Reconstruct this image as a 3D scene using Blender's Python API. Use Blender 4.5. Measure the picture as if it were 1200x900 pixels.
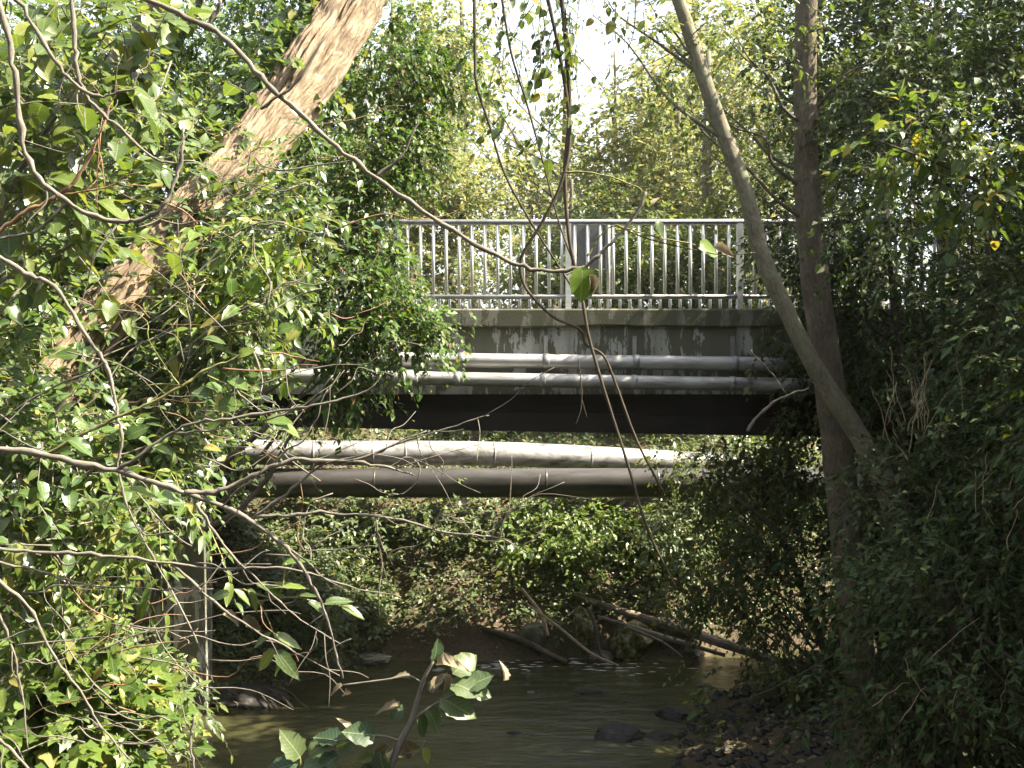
import bpy, math
import numpy as np
from mathutils import Vector, Matrix

S = bpy.context.scene
COL = S.collection
for _o in list(bpy.data.objects):
    bpy.data.objects.remove(_o)

# ------------------------------------------------------------------ camera, light, exposure
FPX = 1300.0                                   # focal length in pixels of a 1200 px wide frame
cam_d = bpy.data.cameras.new('camera')
cam_d.sensor_width = 36.0
cam_d.lens = FPX / 1200 * 36
cam_d.clip_end = 2000
cam = bpy.data.objects.new('camera', cam_d)
cam.rotation_euler = (math.radians(90), 0, 0)
COL.objects.link(cam)
S.camera = cam

SUN_EL, SUN_AZ = 47.0, 94.0                    # azimuth measured from +Y towards +X
se, sa = math.radians(SUN_EL), math.radians(SUN_AZ)
TO_SUN = Vector((math.sin(sa) * math.cos(se), math.cos(sa) * math.cos(se), math.sin(se)))
W = bpy.data.worlds.new('World')
S.world = W
W.use_nodes = True
wn = W.node_tree
sky = wn.nodes.new('ShaderNodeTexSky')
sky.sky_type = 'NISHITA'
sky.sun_disc = False
sky.sun_elevation = se
sky.sun_rotation = sa
sky.altitude = 200
sky.air_density = 1.0
sky.dust_density = 3.5
sky.ozone_density = 1.0
hs = wn.nodes.new('ShaderNodeHueSaturation')          # thin white haze over the whole sky
hs.inputs['Saturation'].default_value = 0.45
hs.inputs['Value'].default_value = 1.15
wn.links.new(sky.outputs['Color'], hs.inputs['Color'])
wn.links.new(hs.outputs['Color'], wn.nodes['Background'].inputs['Color'])
wn.nodes['Background'].inputs['Strength'].default_value = 0.09
sl = bpy.data.lights.new('sun', 'SUN')
sl.energy = 5.0
sl.angle = math.radians(0.53)
sl.color = (1.0, 0.91, 0.72)
sun = bpy.data.objects.new('sun', sl)
sun.rotation_euler = TO_SUN.to_track_quat('Z', 'Y').to_euler()
sun.location = (20, 0, 20)
COL.objects.link(sun)
S.view_settings.view_transform = 'Standard'
S.view_settings.look = 'None'
S.view_settings.exposure = 2.42
S.view_settings.gamma = 1.0
S.render.engine = 'CYCLES'
S.cycles.use_denoising = True
S.cycles.max_bounces = 8
S.cycles.diffuse_bounces = 4
S.cycles.transmission_bounces = 5
S.cycles.glossy_bounces = 3
S.cycles.sample_clamp_indirect = 6.0

# ------------------------------------------------------------------ helpers
WATER = -3.55


def at(px, py, Y):
    return np.array([(px - 600) / FPX * Y, Y, (450 - py) / FPX * Y])


def nrm(a):
    return a / np.maximum(np.linalg.norm(a, axis=-1, keepdims=True), 1e-9)


def _hash(i, j, k):
    n = (i * 73856093) ^ (j * 19349663) ^ (k * 83492791)
    n = (n ^ (n >> 13)) * 1274126177
    n = n & 0x7fffffff
    return ((n ^ (n >> 16)) & 0xffff) / 32767.5 - 1.0


def vnoise(P):
    P = np.asarray(P, float)
    i = np.floor(P).astype(np.int64)
    f = P - i
    f = f * f * (3 - 2 * f)
    r = 0
    for a in (0, 1):
        wa = f[..., 0] if a else 1 - f[..., 0]
        for b in (0, 1):
            wb = f[..., 1] if b else 1 - f[..., 1]
            for c in (0, 1):
                wc = f[..., 2] if c else 1 - f[..., 2]
                r = r + wa * wb * wc * _hash(i[..., 0] + a, i[..., 1] + b, i[..., 2] + c)
    return r


def fbm(P, o=4):
    P = np.asarray(P, float)
    r, a = 0, 0.5
    for k in range(o):
        r = r + a * vnoise(P * 2 ** k + 17.3 * k)
        a *= 0.5
    return r


class MB:
    """collects geometry for ONE mesh object"""
    def __init__(s):
        s.v, s.f, s.t, s.n = [], [], [], 0

    def add(s, v, faces, tco=None):
        v = np.asarray(v, float)
        for fa in (faces if isinstance(faces, list) else [faces]):
            s.f.append(np.asarray(fa, np.int64) + s.n)
        s.v.append(v)
        s.t.append(v if tco is None else tco)
        s.n += len(v)

    def box(s, x0, x1, y0, y1, z0, z1, dz=0.0):
        """dz: how far the right end sits above the left end"""
        v = [(x, y, z + (dz if x == x1 else 0)) for z in (z0, z1) for y in (y0, y1) for x in (x0, x1)]
        s.add(v, np.array([(0, 2, 3, 1), (4, 5, 7, 6), (0, 1, 5, 4), (2, 6, 7, 3), (0, 4, 6, 2), (1, 3, 7, 5)]))

    def tube(s, P, R, seg=8, rough=0.0, freq=3.0, cap=True, ridge=None):
        P = np.asarray(P, float)
        R = np.broadcast_to(np.asarray(R, float), (len(P),))
        T = nrm(np.gradient(P, axis=0))
        up = np.array([0, 0, 1.0]) if abs(T[0][2]) < 0.9 else np.array([1.0, 0, 0])
        n = np.cross(T[0], up); n /= np.linalg.norm(n)
        N = [n]
        for k in range(1, len(P)):
            n = N[-1] - T[k] * np.dot(N[-1], T[k])
            N.append(n / max(np.linalg.norm(n), 1e-9))
        N = np.array(N)
        B = np.cross(T, N)
        ang = np.linspace(0, 2 * math.pi, seg, endpoint=False)
        ca, sa_ = np.cos(ang), np.sin(ang)
        L = np.concatenate([[0], np.cumsum(np.linalg.norm(np.diff(P, axis=0), axis=1))])
        rr = np.repeat(R[:, None], seg, 1)
        tco = np.stack([ca[None] * rr, sa_[None] * rr, np.repeat(L[:, None], seg, 1)], -1)
        if rough:
            rr = rr * (1 + rough * fbm(tco * freq + P[0] * 3, 3))
        if ridge:
            q = np.stack([ca[None] * ridge[1] + 0 * rr, sa_[None] * ridge[1] + 0 * rr, np.repeat(L[:, None], seg, 1) * ridge[2]], -1)
            m = fbm(q, 4)
            rr = rr * (1 + ridge[0] * (0.5 - np.abs(m) * 2.2))
        v = P[:, None] + rr[..., None] * (ca[None, :, None] * N[:, None] + sa_[None, :, None] * B[:, None])
        i = np.arange(len(P) - 1)[:, None] * seg
        j = np.arange(seg)[None]
        j2 = (j + 1) % seg
        q = np.stack([i + j, i + j2, i + seg + j2, i + seg + j], -1).reshape(-1, 4)
        fs = [q]
        if cap:
            fs += [np.arange(seg)[::-1][None], (np.arange(seg) + (len(P) - 1) * seg)[None]]
        s.add(v.reshape(-1, 3), fs, tco.reshape(-1, 3))

    def leaves(s, lv, tmpl):
        pos, x, z, size = lv
        tv, tf = tmpl
        y = np.cross(z, x)
        v = pos[:, None] + size[:, None, None] * (tv[None, :, 0:1] * x[:, None] + tv[None, :, 1:2] * y[:, None] + tv[None, :, 2:3] * z[:, None])
        f = (tf[None] + (np.arange(len(pos)) * len(tv))[:, None, None]).reshape(-1, 3)
        s.add(v.reshape(-1, 3), f, np.tile(tv, (len(pos), 1)))

    def mesh(s, name, mat, smooth=True):
        me = bpy.data.meshes.new(name)
        v = np.concatenate(s.v).astype(np.float32)
        me.vertices.add(len(v))
        me.vertices.foreach_set('co', v.ravel())
        idx = np.concatenate([f.ravel() for f in s.f]).astype(np.int32)
        tot = np.concatenate([np.full(len(f), f.shape[1]) for f in s.f])
        st = np.concatenate([[0], np.cumsum(tot)[:-1]]).astype(np.int32)
        me.loops.add(len(idx))
        me.loops.foreach_set('vertex_index', idx)
        me.polygons.add(len(st))
        me.polygons.foreach_set('loop_start', st)
        me.polygons.foreach_set('use_smooth', np.full(len(st), smooth))
        a = me.attributes.new('tco', 'FLOAT_VECTOR', 'POINT')
        a.data.foreach_set('vector', np.concatenate(s.t).astype(np.float32).ravel())
        me.update(calc_edges=True)
        if mat:
            me.materials.append(mat)
        return me

    def build(s, name, mat, parent=None, smooth=True, kind=None):
        o = bpy.data.objects.new(name, s.mesh(name, mat, smooth))
        COL.objects.link(o)
        if parent:
            put(o, parent)
        if kind:
            o['kind'] = kind
        return o


def put(o, parent):
    o.parent = parent
    o.location = -root_loc(parent)


def root_loc(p):
    v = Vector((0, 0, 0))
    while p:
        v += p.location
        p = p.parent
    return v


def tag(o, label, cat, group=None):
    o['label'] = label
    o['category'] = cat
    if group:
        o['group'] = group
    return o


def thing(name, label, cat, loc, group=None):
    o = bpy.data.objects.new(name, None)
    o.empty_display_size = 0.2
    o.location = Vector([float(c) for c in loc])
    COL.objects.link(o)
    return tag(o, label, cat, group)


def smooth(P, R, k=5):
    """Catmull-Rom through the points, with radii"""
    P = np.asarray(P, float)
    R = np.broadcast_to(np.asarray(R, float), (len(P),))
    Q = np.concatenate([P, R[:, None]], 1)
    Q = np.concatenate([[2 * Q[0] - Q[1]], Q, [2 * Q[-1] - Q[-2]]])
    out = []
    for i in range(1, len(Q) - 2):
        for t in np.linspace(0, 1, k, endpoint=False):
            a, b, c, d = Q[i - 1:i + 3]
            out.append(0.5 * (2 * b + (c - a) * t + (2 * a - 5 * b + 4 * c - d) * t * t + (3 * b - a - 3 * c + d) * t ** 3))
    out.append(Q[-2])
    out = np.array(out)
    return out[:, :3], np.maximum(out[:, 3], 0.0008)


def wob(rng, P, amp):
    P = np.asarray(P, float)
    return P + amp * np.stack([fbm(P * 1.9 + rng.uniform(0, 50), 3), fbm(P * 1.9 + rng.uniform(50, 90), 3), fbm(P * 1.9 + rng.uniform(90, 150), 3)], -1)


# ------------------------------------------------------------------ leaf templates (unit length along x)
def t_simple(w=0.3):
    return np.array([(0, 0, 0), (.42, w, .07), (1, 0, -.06), (.42, -w, .07)]), np.array([(0, 2, 1), (0, 3, 2)])


def t_ovate(w=0.28, droop=0.14, cup=0.08, teeth=0.0):
    xs = [0, .33, .67, 1.0]
    v = [(x, 0, -droop * x * x) for x in xs]
    sd = [(.14, .62), (.40, 1.0), (.74, .62)]
    v += [(x, w * y, cup * y - droop * x * x) for x, y in sd]
    v += [(x, -w * y, cup * y - droop * x * x) for x, y in sd]
    L = [(0, 1, 4), (4, 1, 5), (1, 2, 5), (5, 2, 6), (2, 3, 6)]
    Rr = [(a if a < 4 else a + 3, c if c < 4 else c + 3, b if b < 4 else b + 3) for a, b, c in L]
    return np.array(v), np.array([(a, b, c) for a, b, c in L] + Rr)


def t_lobed(cup=0.08):
    pol = [(180, .06), (-140, .38), (-105, .34), (-72, .66), (-40, .46), (0, .95), (40, .46), (72, .66), (105, .34), (140, .38)]
    v = [(0.12, 0, -.02)] + [(r * math.cos(math.radians(a)) + 0.05, r * math.sin(math.radians(a)), cup * (r - .3) * (1 if abs(a) > 20 else -1.2)) for a, r in pol]
    n = len(pol)
    return np.array(v), np.array([(0, 1 + k, 1 + (k + 1) % n) for k in range(n)])


def t_heart(cup=0.1):
    pol = [(180, .03), (-150, .25), (-115, .42), (-75, .48), (-40, .56), (0, .95), (40, .56), (75, .48), (115, .42), (150, .25)]
    v = [(0.15, 0, -.02)] + [(r * math.cos(math.radians(a)) + 0.02, r * math.sin(math.radians(a)), cup * (r - .3) * (1 if abs(a) > 20 else -1.6)) for a, r in pol]
    n = len(pol)
    return np.array(v), np.array([(0, 1 + k, 1 + (k + 1) % n) for k in range(n)])


MID = (np.array([(0, 0, 0), (.5, 0, -.05), (1, 0, -.2), (.4, .3, .06), (.4, -.3, .06)]), np.array([(0, 1, 3), (1, 2, 3), (0, 4, 1), (1, 4, 2)]))
SIMPLE, SLIM, OVATE, LOBED, HEART = t_simple(), t_simple(.2), t_ovate(), t_lobed(), t_heart()
BROAD = t_ovate(.34, .2, .1)
LANCE = t_ovate(.19, .25, .06)


# ------------------------------------------------------------------ foliage placement
def spray_leaves(rng, P, D, L, n, size, jit=0.35, up=0.9, droop=0.25):
    """P, D, L: base, direction and length of each twig; n leaves alternate along it"""
    m = len(P)
    D = nrm(D)
    upv = np.array([0, 0, 1.0])
    side = nrm(np.cross(D, upv) + 1e-6)
    k = np.arange(n)
    t = (k + 0.6) / n
    sgn = np.where(k % 2 == 0, 1.0, -1.0)
    tt = np.repeat(t[None], m, 0) + rng.normal(0, .04, (m, n))
    pos = P[:, None] + D[:, None] * (L[:, None] * tt)[..., None]
    pos[..., 2] -= droop * L[:, None] * tt ** 2
    x = D[:, None] * 0.75 + side[:, None] * (sgn[None] * (0.95 - 0.6 * t))[..., None] + rng.normal(0, jit, (m, n, 3))
    x[..., 2] -= 0.25
    x = nrm(x)
    z = upv * up + TILT * 0.7 + rng.normal(0, 0.42, (m, n, 3))
    z = nrm(z - x * np.sum(z * x, -1, keepdims=True))
    sz = size * np.clip(rng.lognormal(-.16, .3, (m, n)), .35, 1.5) * rng.uniform(.75, 1.2, (m, 1))
    pos = pos + x * 0.12 * sz[..., None]
    return pos.reshape(-1, 3), x.reshape(-1, 3), z.reshape(-1, 3), sz.reshape(-1)


TILT = np.array([TO_SUN.x, TO_SUN.y - 0.5, TO_SUN.z])


def clumps(rng, blobs):
    """blobs: (centre, radii, clump count) -> clump centres, outward directions"""
    C, O = [], []
    for c, r, n in blobs:
        d = nrm(rng.normal(0, 1, (n, 3)))
        rad = rng.uniform(0.15, 1, (n, 1)) ** 0.5
        C.append(np.asarray(c) + d * rad * np.asarray(r))
        O.append(d)
    return np.concatenate(C), np.concatenate(O)


def clump_sprays(rng, C, O, per, crad, length, down=0.15):
    P = np.repeat(C, per, 0) + rng.normal(0, 1, (len(C) * per, 3)) * crad
    D = np.repeat(O, per, 0) * 0.7 + rng.normal(0, 0.65, (len(P), 3))
    D[:, 2] -= down
    L = length * rng.uniform(.6, 1.3, len(P))
    return P, nrm(D), L


def cat(*lv):
    return tuple(np.concatenate([l[i] for l in lv]) for i in range(4))


def proj(pos):
    Y = np.maximum(pos[:, 1], 0.3)
    return 600 + FPX * pos[:, 0] / Y, 450 - FPX * pos[:, 2] / Y


_leafmesh = {}


def t_detail(w=.3, droop=.18, cup=.1, teeth=.08, n=9, tip=1.15):
    xs = np.linspace(0, 1, n)
    v, f = [], []
    for k, x in enumerate(xs):
        hw = w * math.sin(math.pi * min(x ** .8, 1)) ** .75 * tip if 0 < k < n - 1 else .004
        hw *= 1 + (teeth if k % 2 else -teeth)
        bend = -droop * x * x + .02 * math.sin(7 * x)
        v += [(x, 0, bend - .012), (x - (.02 if k % 2 else -.01), hw, bend + cup * hw / w + .012 * (-1) ** k), (x - (.02 if k % 2 else -.01), -hw, bend + cup * hw / w * .8 - .012 * (-1) ** k)]
    for k in range(n - 1):
        a = 3 * k
        f += [(a, a + 3, a + 1), (a + 3, a + 4, a + 1), (a, a + 2, a + 3), (a + 3, a + 2, a + 5)]
    return np.array(v), np.array(f)


DETAIL = {'broad': t_detail(.31, .22, .1), 'ovate': t_detail(.26, .2, .08, .04), 'lance': t_detail(.18, .3, .05, .06), 'round': t_detail(.38, .2, .12, .05), 'curl': t_detail(.2, .6, .3, .12)}


def leaf_parts(lv, tmpl, tname, mat, parent, nparts, rest_name='foliage'):
    """the leaves that show largest become parts of their own, the rest one part"""
    pos, x, z, size = lv
    px, py = proj(pos)
    seen = (px > -5) & (px < 1205) & (py > -5) & (py < 905)
    score = np.where(seen, size / pos[:, 1] * FPX, 0)
    order = np.argsort(-score)
    big = order[:nparts]
    big = big[score[big] > 9]
    rest = np.setdiff1d(np.arange(len(pos)), big)
    key = (tname, mat.name)
    if key not in _leafmesh:
        b = MB()
        b.add(*DETAIL.get(tname, tmpl))
        _leafmesh[key] = b.mesh('leaf', mat)
    me = _leafmesh[key]
    y = np.cross(z, x)
    pl = root_loc(parent)
    for i in big:
        o = bpy.data.objects.new('leaf', me)
        s = size[i]
        o.matrix_local = Matrix(((x[i][0] * s, y[i][0] * s, z[i][0] * s, pos[i][0] - pl.x),
                                 (x[i][1] * s, y[i][1] * s, z[i][1] * s, pos[i][1] - pl.y),
                                 (x[i][2] * s, y[i][2] * s, z[i][2] * s, pos[i][2] - pl.z),
                                 (0, 0, 0, 1)))
        o.parent = parent
        COL.objects.link(o)
    if len(rest):
        b = MB()
        b.leaves(tuple(a[rest] for a in lv), tmpl)
        b.build(rest_name, mat, parent, kind='stuff')


def twig_tubes(mb, P, D, L, r, droop=0.25, seg=3):
    """many thin twigs at once: three rings of three"""
    m = len(P)
    t = np.array([0, .5, 1.0])
    pts = P[:, None] + D[:, None] * (L[:, None] * t)[..., None]
    pts[..., 2] -= droop * L[:, None] * t ** 2
    a = nrm(np.cross(D, np.array([0.3, 0.2, 1.0])))
    b = np.cross(D, a)
    rr = r * np.array([1, .75, .35])
    v = []
    for k in range(3):
        an = 2 * math.pi * k / 3
        v.append(pts + rr[None, :, None] * (math.cos(an) * a + math.sin(an) * b)[:, None])
    v = np.stack(v, 2).reshape(-1, 3)            # m, ring, k
    base = (np.arange(m) * 9)[:, None, None]
    q = []
    for ring in range(2):
        for k in range(3):
            q.append((ring * 3 + k, ring * 3 + (k + 1) % 3, ring * 3 + 3 + (k + 1) % 3, ring * 3 + 3 + k))
    mb.add(v, (np.array(q)[None] + base).reshape(-1, 4))


def limb(rng, mb, a, b, r0, r1, sag=0.0, seg=6, k=5, w=0.12):
    a, b = np.asarray(a, float), np.asarray(b, float)
    d = np.linalg.norm(b - a)
    t = np.linspace(0, 1, k)[:, None]
    P = a + (b - a) * t
    P[:, 2] += (sag * 4 * t * (1 - t))[:, 0] * d
    P[1:-1] += rng.normal(0, w * d * 0.5, (k - 2, 3)) * 0.6
    R = r0 + (r1 - r0) * t[:, 0]
    Q, R = smooth(P, R, 3)
    mb.tube(Q, R, seg, rough=0.2, freq=9)


# ------------------------------------------------------------------ materials
def new_mat(name):
    m = bpy.data.materials.new(name)
    m.use_nodes = True
    nt = m.node_tree
    nt.nodes.clear()
    out = nt.nodes.new('ShaderNodeOutputMaterial')
    p = nt.nodes.new('ShaderNodeBsdfPrincipled')
    nt.links.new(p.outputs[0], out.inputs[0])
    return m, nt, p, out


def ramp(nt, src, stops, interp='LINEAR'):
    r = nt.nodes.new('ShaderNodeValToRGB')
    r.color_ramp.interpolation = interp
    while len(r.color_ramp.elements) < len(stops):
        r.color_ramp.elements.new(0.5)
    for e, (p, c) in zip(r.color_ramp.elements, stops):
        e.position = p
        e.color = (*c, 1) if len(c) == 3 else c
    nt.links.new(src, r.inputs[0])
    return r


def coords(nt, scale=(1, 1, 1), attr=None):
    mp = nt.nodes.new('ShaderNodeMapping')
    mp.inputs['Scale'].default_value = scale
    if attr:
        a = nt.nodes.new('ShaderNodeAttribute')
        a.attribute_name = attr
        nt.links.new(a.outputs['Vector'], mp.inputs[0])
    else:
        t = nt.nodes.new('ShaderNodeTexCoord')
        nt.links.new(t.outputs['Object'], mp.inputs[0])
    return mp.outputs[0]


def noise(nt, vec, scale, detail=6, rough=0.6, dist=0.0):
    n = nt.nodes.new('ShaderNodeTexNoise')
    n.inputs['Scale'].default_value = scale
    n.inputs['Detail'].default_value = detail
    n.inputs['Roughness'].default_value = rough
    n.inputs['Distortion'].default_value = dist
    nt.links.new(vec, n.inputs['Vector'])
    return n.outputs['Fac']


def bump(nt, h, p, strength=0.5, dist=0.02):
    b = nt.nodes.new('ShaderNodeBump')
    b.inputs['Strength'].default_value = strength
    b.inputs['Distance'].default_value = dist
    nt.links.new(h, b.inputs['Height'])
    nt.links.new(b.outputs[0], p.inputs['Normal'])


def mixc(nt, fac, a, b, mode='MIX'):
    m = nt.nodes.new('ShaderNodeMix')
    m.data_type = 'RGBA'
    m.blend_type = mode
    if isinstance(fac, float):
        m.inputs[0].default_value = fac
    else:
        nt.links.new(fac, m.inputs[0])
    for k, c in ((6, a), (7, b)):
        if isinstance(c, tuple):
            m.inputs[k].default_value = (*c, 1)
        else:
            nt.links.new(c, m.inputs[k])
    return m.outputs[2]


def leaf_mat(name, stops, trans=0.42, rough=0.42, spec=0.4, tint=(1.25, 1.25, .55)):
    m, nt, p, out = new_mat(name)
    g = nt.nodes.new('ShaderNodeNewGeometry')
    oi = nt.nodes.new('ShaderNodeObjectInfo')
    ad = nt.nodes.new('ShaderNodeMath'); ad.operation = 'ADD'
    nt.links.new(g.outputs['Random Per Island'], ad.inputs[0])
    nt.links.new(oi.outputs['Random'], ad.inputs[1])
    fr = nt.nodes.new('ShaderNodeMath'); fr.operation = 'FRACT'
    nt.links.new(ad.outputs[0], fr.inputs[0])
    c = ramp(nt, fr.outputs[0], stops).outputs[0]
    n = noise(nt, coords(nt), 55, 4, .7)
    v = ramp(nt, n, [(.25, (.72, .72, .68)), (.75, (1.15, 1.15, 1.1))]).outputs[0]
    c = mixc(nt, 1.0, c, v, 'MULTIPLY')
    # midrib and side veins, in the leaf's own coordinates
    at_ = nt.nodes.new('ShaderNodeAttribute'); at_.attribute_name = 'tco'
    sx = nt.nodes.new('ShaderNodeSeparateXYZ'); nt.links.new(at_.outputs['Vector'], sx.inputs[0])

    def mth(op, a, b=0.0):
        q = nt.nodes.new('ShaderNodeMath'); q.operation = op
        for k_, v_ in ((0, a), (1, b)):
            if isinstance(v_, float): q.inputs[k_].default_value = v_
            else: nt.links.new(v_, q.inputs[k_])
        return q.outputs[0]
    ay = mth('ABSOLUTE', sx.outputs[1])
    mid = mth('LESS_THAN', ay, .014)
    sv = mth('LESS_THAN', mth('FRACT', mth('MULTIPLY', mth('SUBTRACT', sx.outputs[0], mth('MULTIPLY', ay, .8)), 8.0)), .11)
    vf = mth('MULTIPLY', mth('MAXIMUM', mid, mth('MULTIPLY', sv, .55)), .5)
    c = mixc(nt, vf, c, (.26, .30, .16))
    nt.links.new(c, p.inputs['Base Color'])
    p.inputs['Roughness'].default_value = rough
    p.inputs['Specular IOR Level'].default_value = spec
    tr = nt.nodes.new('ShaderNodeBsdfTranslucent')
    tc = mixc(nt, 1.0, c, tint, 'MULTIPLY')
    nt.links.new(tc, tr.inputs[0])
    mx = nt.nodes.new('ShaderNodeMixShader')
    mx.inputs[0].default_value = trans
    nt.links.new(p.outputs[0], mx.inputs[1])
    nt.links.new(tr.outputs[0], mx.inputs[2])
    nt.links.new(mx.outputs[0], out.inputs[0])
    return m


def bark_mat(name, dark, light, moss=None, mossamt=0.5, zs=0.18, scale=30, bs=0.9, bd=0.02):
    m, nt, p, out = new_mat(name)
    v = coords(nt, (1, 1, zs), 'tco')
    n = noise(nt, v, scale, 7, .65, 1.2)
    n2 = noise(nt, coords(nt, (1, 1, 1), 'tco'), 5, 4, .6)
    c = ramp(nt, n, [(.28, dark), (.68, light)]).outputs[0]
    c = mixc(nt, 1.0, c, ramp(nt, n2, [(.3, (.65, .65, .65)), (.75, (1.2, 1.2, 1.2))]).outputs[0], 'MULTIPLY')
    if moss:
        mf = ramp(nt, noise(nt, coords(nt, (1, 1, .6), 'tco'), 9, 6, .7), [(1 - mossamt - .06, (0, 0, 0)), (1 - mossamt + .08, (1, 1, 1))]).outputs[0]
        c = mixc(nt, mf, c, moss)
    nt.links.new(c, p.inputs['Base Color'])
    p.inputs['Roughness'].default_value = 0.9
    p.inputs['Specular IOR Level'].default_value = 0.2
    bump(nt, n, p, bs, bd)
    return m


def plain_mat(name, stops, scale=8, rough=0.8, metal=0.0, bs=0.3, bd=0.01, stretch=(1, 1, 1), spec=0.4):
    m, nt, p, out = new_mat(name)
    n = noise(nt, coords(nt, stretch), scale, 8, .65, .4)
    nt.links.new(ramp(nt, n, stops).outputs[0], p.inputs['Base Color'])
    p.inputs['Roughness'].default_value = rough
    p.inputs['Metallic'].default_value = metal
    p.inputs['Specular IOR Level'].default_value = spec
    bump(nt, n, p, bs, bd)
    return m


M = {}
M['leaf_near'] = leaf_mat('leaf_near', [(0, (0.047, 0.080, 0.030)), (.45, (0.077, 0.120, 0.036)), (.8, (0.118, 0.160, 0.038)), (1, (0.189, 0.200, 0.047))], .42, .38, .45)
M['leaf_ivy'] = leaf_mat('leaf_ivy', [(0, (0.042, 0.085, 0.026)), (.5, (0.080, 0.135, 0.037)), (.85, (0.132, 0.182, 0.050)), (1, (0.224, 0.210, 0.060))], .42, .30, .6)
M['leaf_bright'] = leaf_mat('leaf_bright', [(0, (0.059, 0.110, 0.021)), (.5, (0.094, 0.155, 0.025)), (.9, (0.142, 0.190, 0.034)), (1, (0.236, 0.200, 0.051))], .42, .4, .4)
M['leaf_maple'] = leaf_mat('leaf_maple', [(0, (0.029, 0.075, 0.010)), (.5, (0.053, 0.120, 0.013)), (.85, (0.088, 0.155, 0.017)), (.95, (0.142, 0.170, 0.025)), (1, (0.189, 0.090, 0.034))], .45, .45, .35)
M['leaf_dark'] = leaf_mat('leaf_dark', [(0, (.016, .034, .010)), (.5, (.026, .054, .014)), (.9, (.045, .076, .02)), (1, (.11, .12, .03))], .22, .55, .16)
M['leaf_yellow'] = leaf_mat('leaf_yellow', [(0, (.05, .09, .022)), (.6, (.085, .13, .03)), (.9, (.14, .165, .035)), (1, (.28, .22, .03))], .42, .45, .35)
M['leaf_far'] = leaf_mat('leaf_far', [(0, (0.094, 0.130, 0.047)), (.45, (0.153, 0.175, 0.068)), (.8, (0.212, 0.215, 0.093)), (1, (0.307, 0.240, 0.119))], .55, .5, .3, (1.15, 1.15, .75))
M['leaf_fargreen'] = leaf_mat('leaf_fargreen', [(0, (0.041, 0.070, 0.025)), (.5, (0.071, 0.105, 0.030)), (.9, (0.118, 0.140, 0.038)), (1, (0.212, 0.170, 0.051))], .45, .45, .35)
M['leaf_bank'] = leaf_mat('leaf_bank', [(0, (.06, .095, .045)), (.5, (.095, .135, .06)), (.85, (.14, .17, .065)), (1, (.24, .20, .09))], .46, .4, .4)
M['leaf_sprig'] = leaf_mat('leaf_sprig', [(0, (.028, .055, .028)), (.6, (.05, .085, .038)), (1, (.085, .115, .045))], .25, .45, .35)
M['leaf_dead'] = leaf_mat('leaf_dead', [(0, (.085, .065, .042)), (.5, (.16, .128, .088)), (1, (.29, .24, .17))], .2, .7, .2, (1.05, .95, .8))

M['bark_ivy'] = bark_mat('bark_ivy', (.030, .020, .013), (.36, .27, .18), (.10, .11, .035), .30, .2, 26, 1.0, .04)
M['bark_brown'] = bark_mat('bark_brown', (.05, .041, .031), (.165, .135, .10), (.075, .085, .035), .36, .3, 40, .7, .015)
M['bark_grey'] = bark_mat('bark_grey', (.075, .065, .045), (.22, .195, .14), (.15, .16, .10), .45, .45, 38, .6, .012)
M['bark_lichen'] = bark_mat('bark_lichen', (.15, .12, .05), (.40, .33, .14), (.14, .15, .05), .3, .3, 35, .6, .012)
M['bark_far'] = bark_mat('bark_far', (.07, .06, .045), (.2, .175, .13), None, .3, .3, 14, .6, .02)
M['twig'] = bark_mat('twig', (.085, .075, .06), (.235, .21, .175), None, .3, .2, 120, .5, .004)
M['twig_dark'] = bark_mat('twig_dark', (.03, .024, .018), (.10, .08, .055), None, .3, .2, 120, .5, .004)
M['twig_green'] = bark_mat('twig_green', (.13, .14, .05), (.27, .25, .10), None, .3, .2, 100, .3, .003)
M['twig_red'] = bark_mat('twig_red', (.14, .075, .045), (.30, .19, .12), None, .3, .2, 100, .3, .003)
M['straw'] = bark_mat('straw', (.16, .115, .075), (.50, .40, .28), None, .3, .2, 60, .4, .004)
M['log'] = bark_mat('log', (.06, .048, .036), (.36, .30, .24), (.08, .09, .035), .38, .12, 30, 1.0, .03)
M['rock'] = plain_mat('rock', [(.3, (.05, .048, .035)), (.55, (.12, .115, .085)), (.75, (.21, .20, .15))], 6, .75, 0, .7, .03)
M['rock_wet'] = plain_mat('rock_wet', [(.3, (.010, .009, .008)), (.7, (.035, .031, .025))], 7, .6, 0, .6, .03)
M['rock_moss'] = plain_mat('rock_moss', [(.38, (.05, .055, .02)), (.48, (.09, .10, .03)), (.55, (.20, .18, .10)), (.68, (.34, .30, .20))], 9, .95, 0, 1.0, .05, spec=.15)


def concrete(name, base, clean, algae, zscale):
    m, nt, p, out = new_mat(name)
    fine = noise(nt, coords(nt), 45, 6, .7)
    c = mixc(nt, 1.0, base, ramp(nt, fine, [(.3, (.8, .8, .8)), (.7, (1.15, 1.15, 1.15))]).outputs[0], 'MULTIPLY')
    # rain streaks run down the face
    st = noise(nt, coords(nt, (1, 1, .09)), 4.2, 6, .62, .5)
    c = mixc(nt, ramp(nt, st, [(.46, (1, 1, 1)), (.58, (0, 0, 0))]).outputs[0], c, clean)
    st2 = noise(nt, coords(nt, (1, 1, .16)), 7.5, 6, .7, .3)
    blot = noise(nt, coords(nt, (1, 1, .6)), 2.6, 5, .7, .4)
    mul = nt.nodes.new('ShaderNodeMath'); mul.operation = 'ADD'
    nt.links.new(st2, mul.inputs[0]); nt.links.new(blot, mul.inputs[1])
    c = mixc(nt, ramp(nt, mul.outputs[0], [(.965, (0, 0, 0)), (1.075, (.9, .9, .9))]).outputs[0], c, algae)
    nt.links.new(c, p.inputs['Base Color'])
    p.inputs['Roughness'].default_value = .9
    p.inputs['Specular IOR Level'].default_value = .25
    bump(nt, fine, p, .5, .008)
    return m


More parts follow.
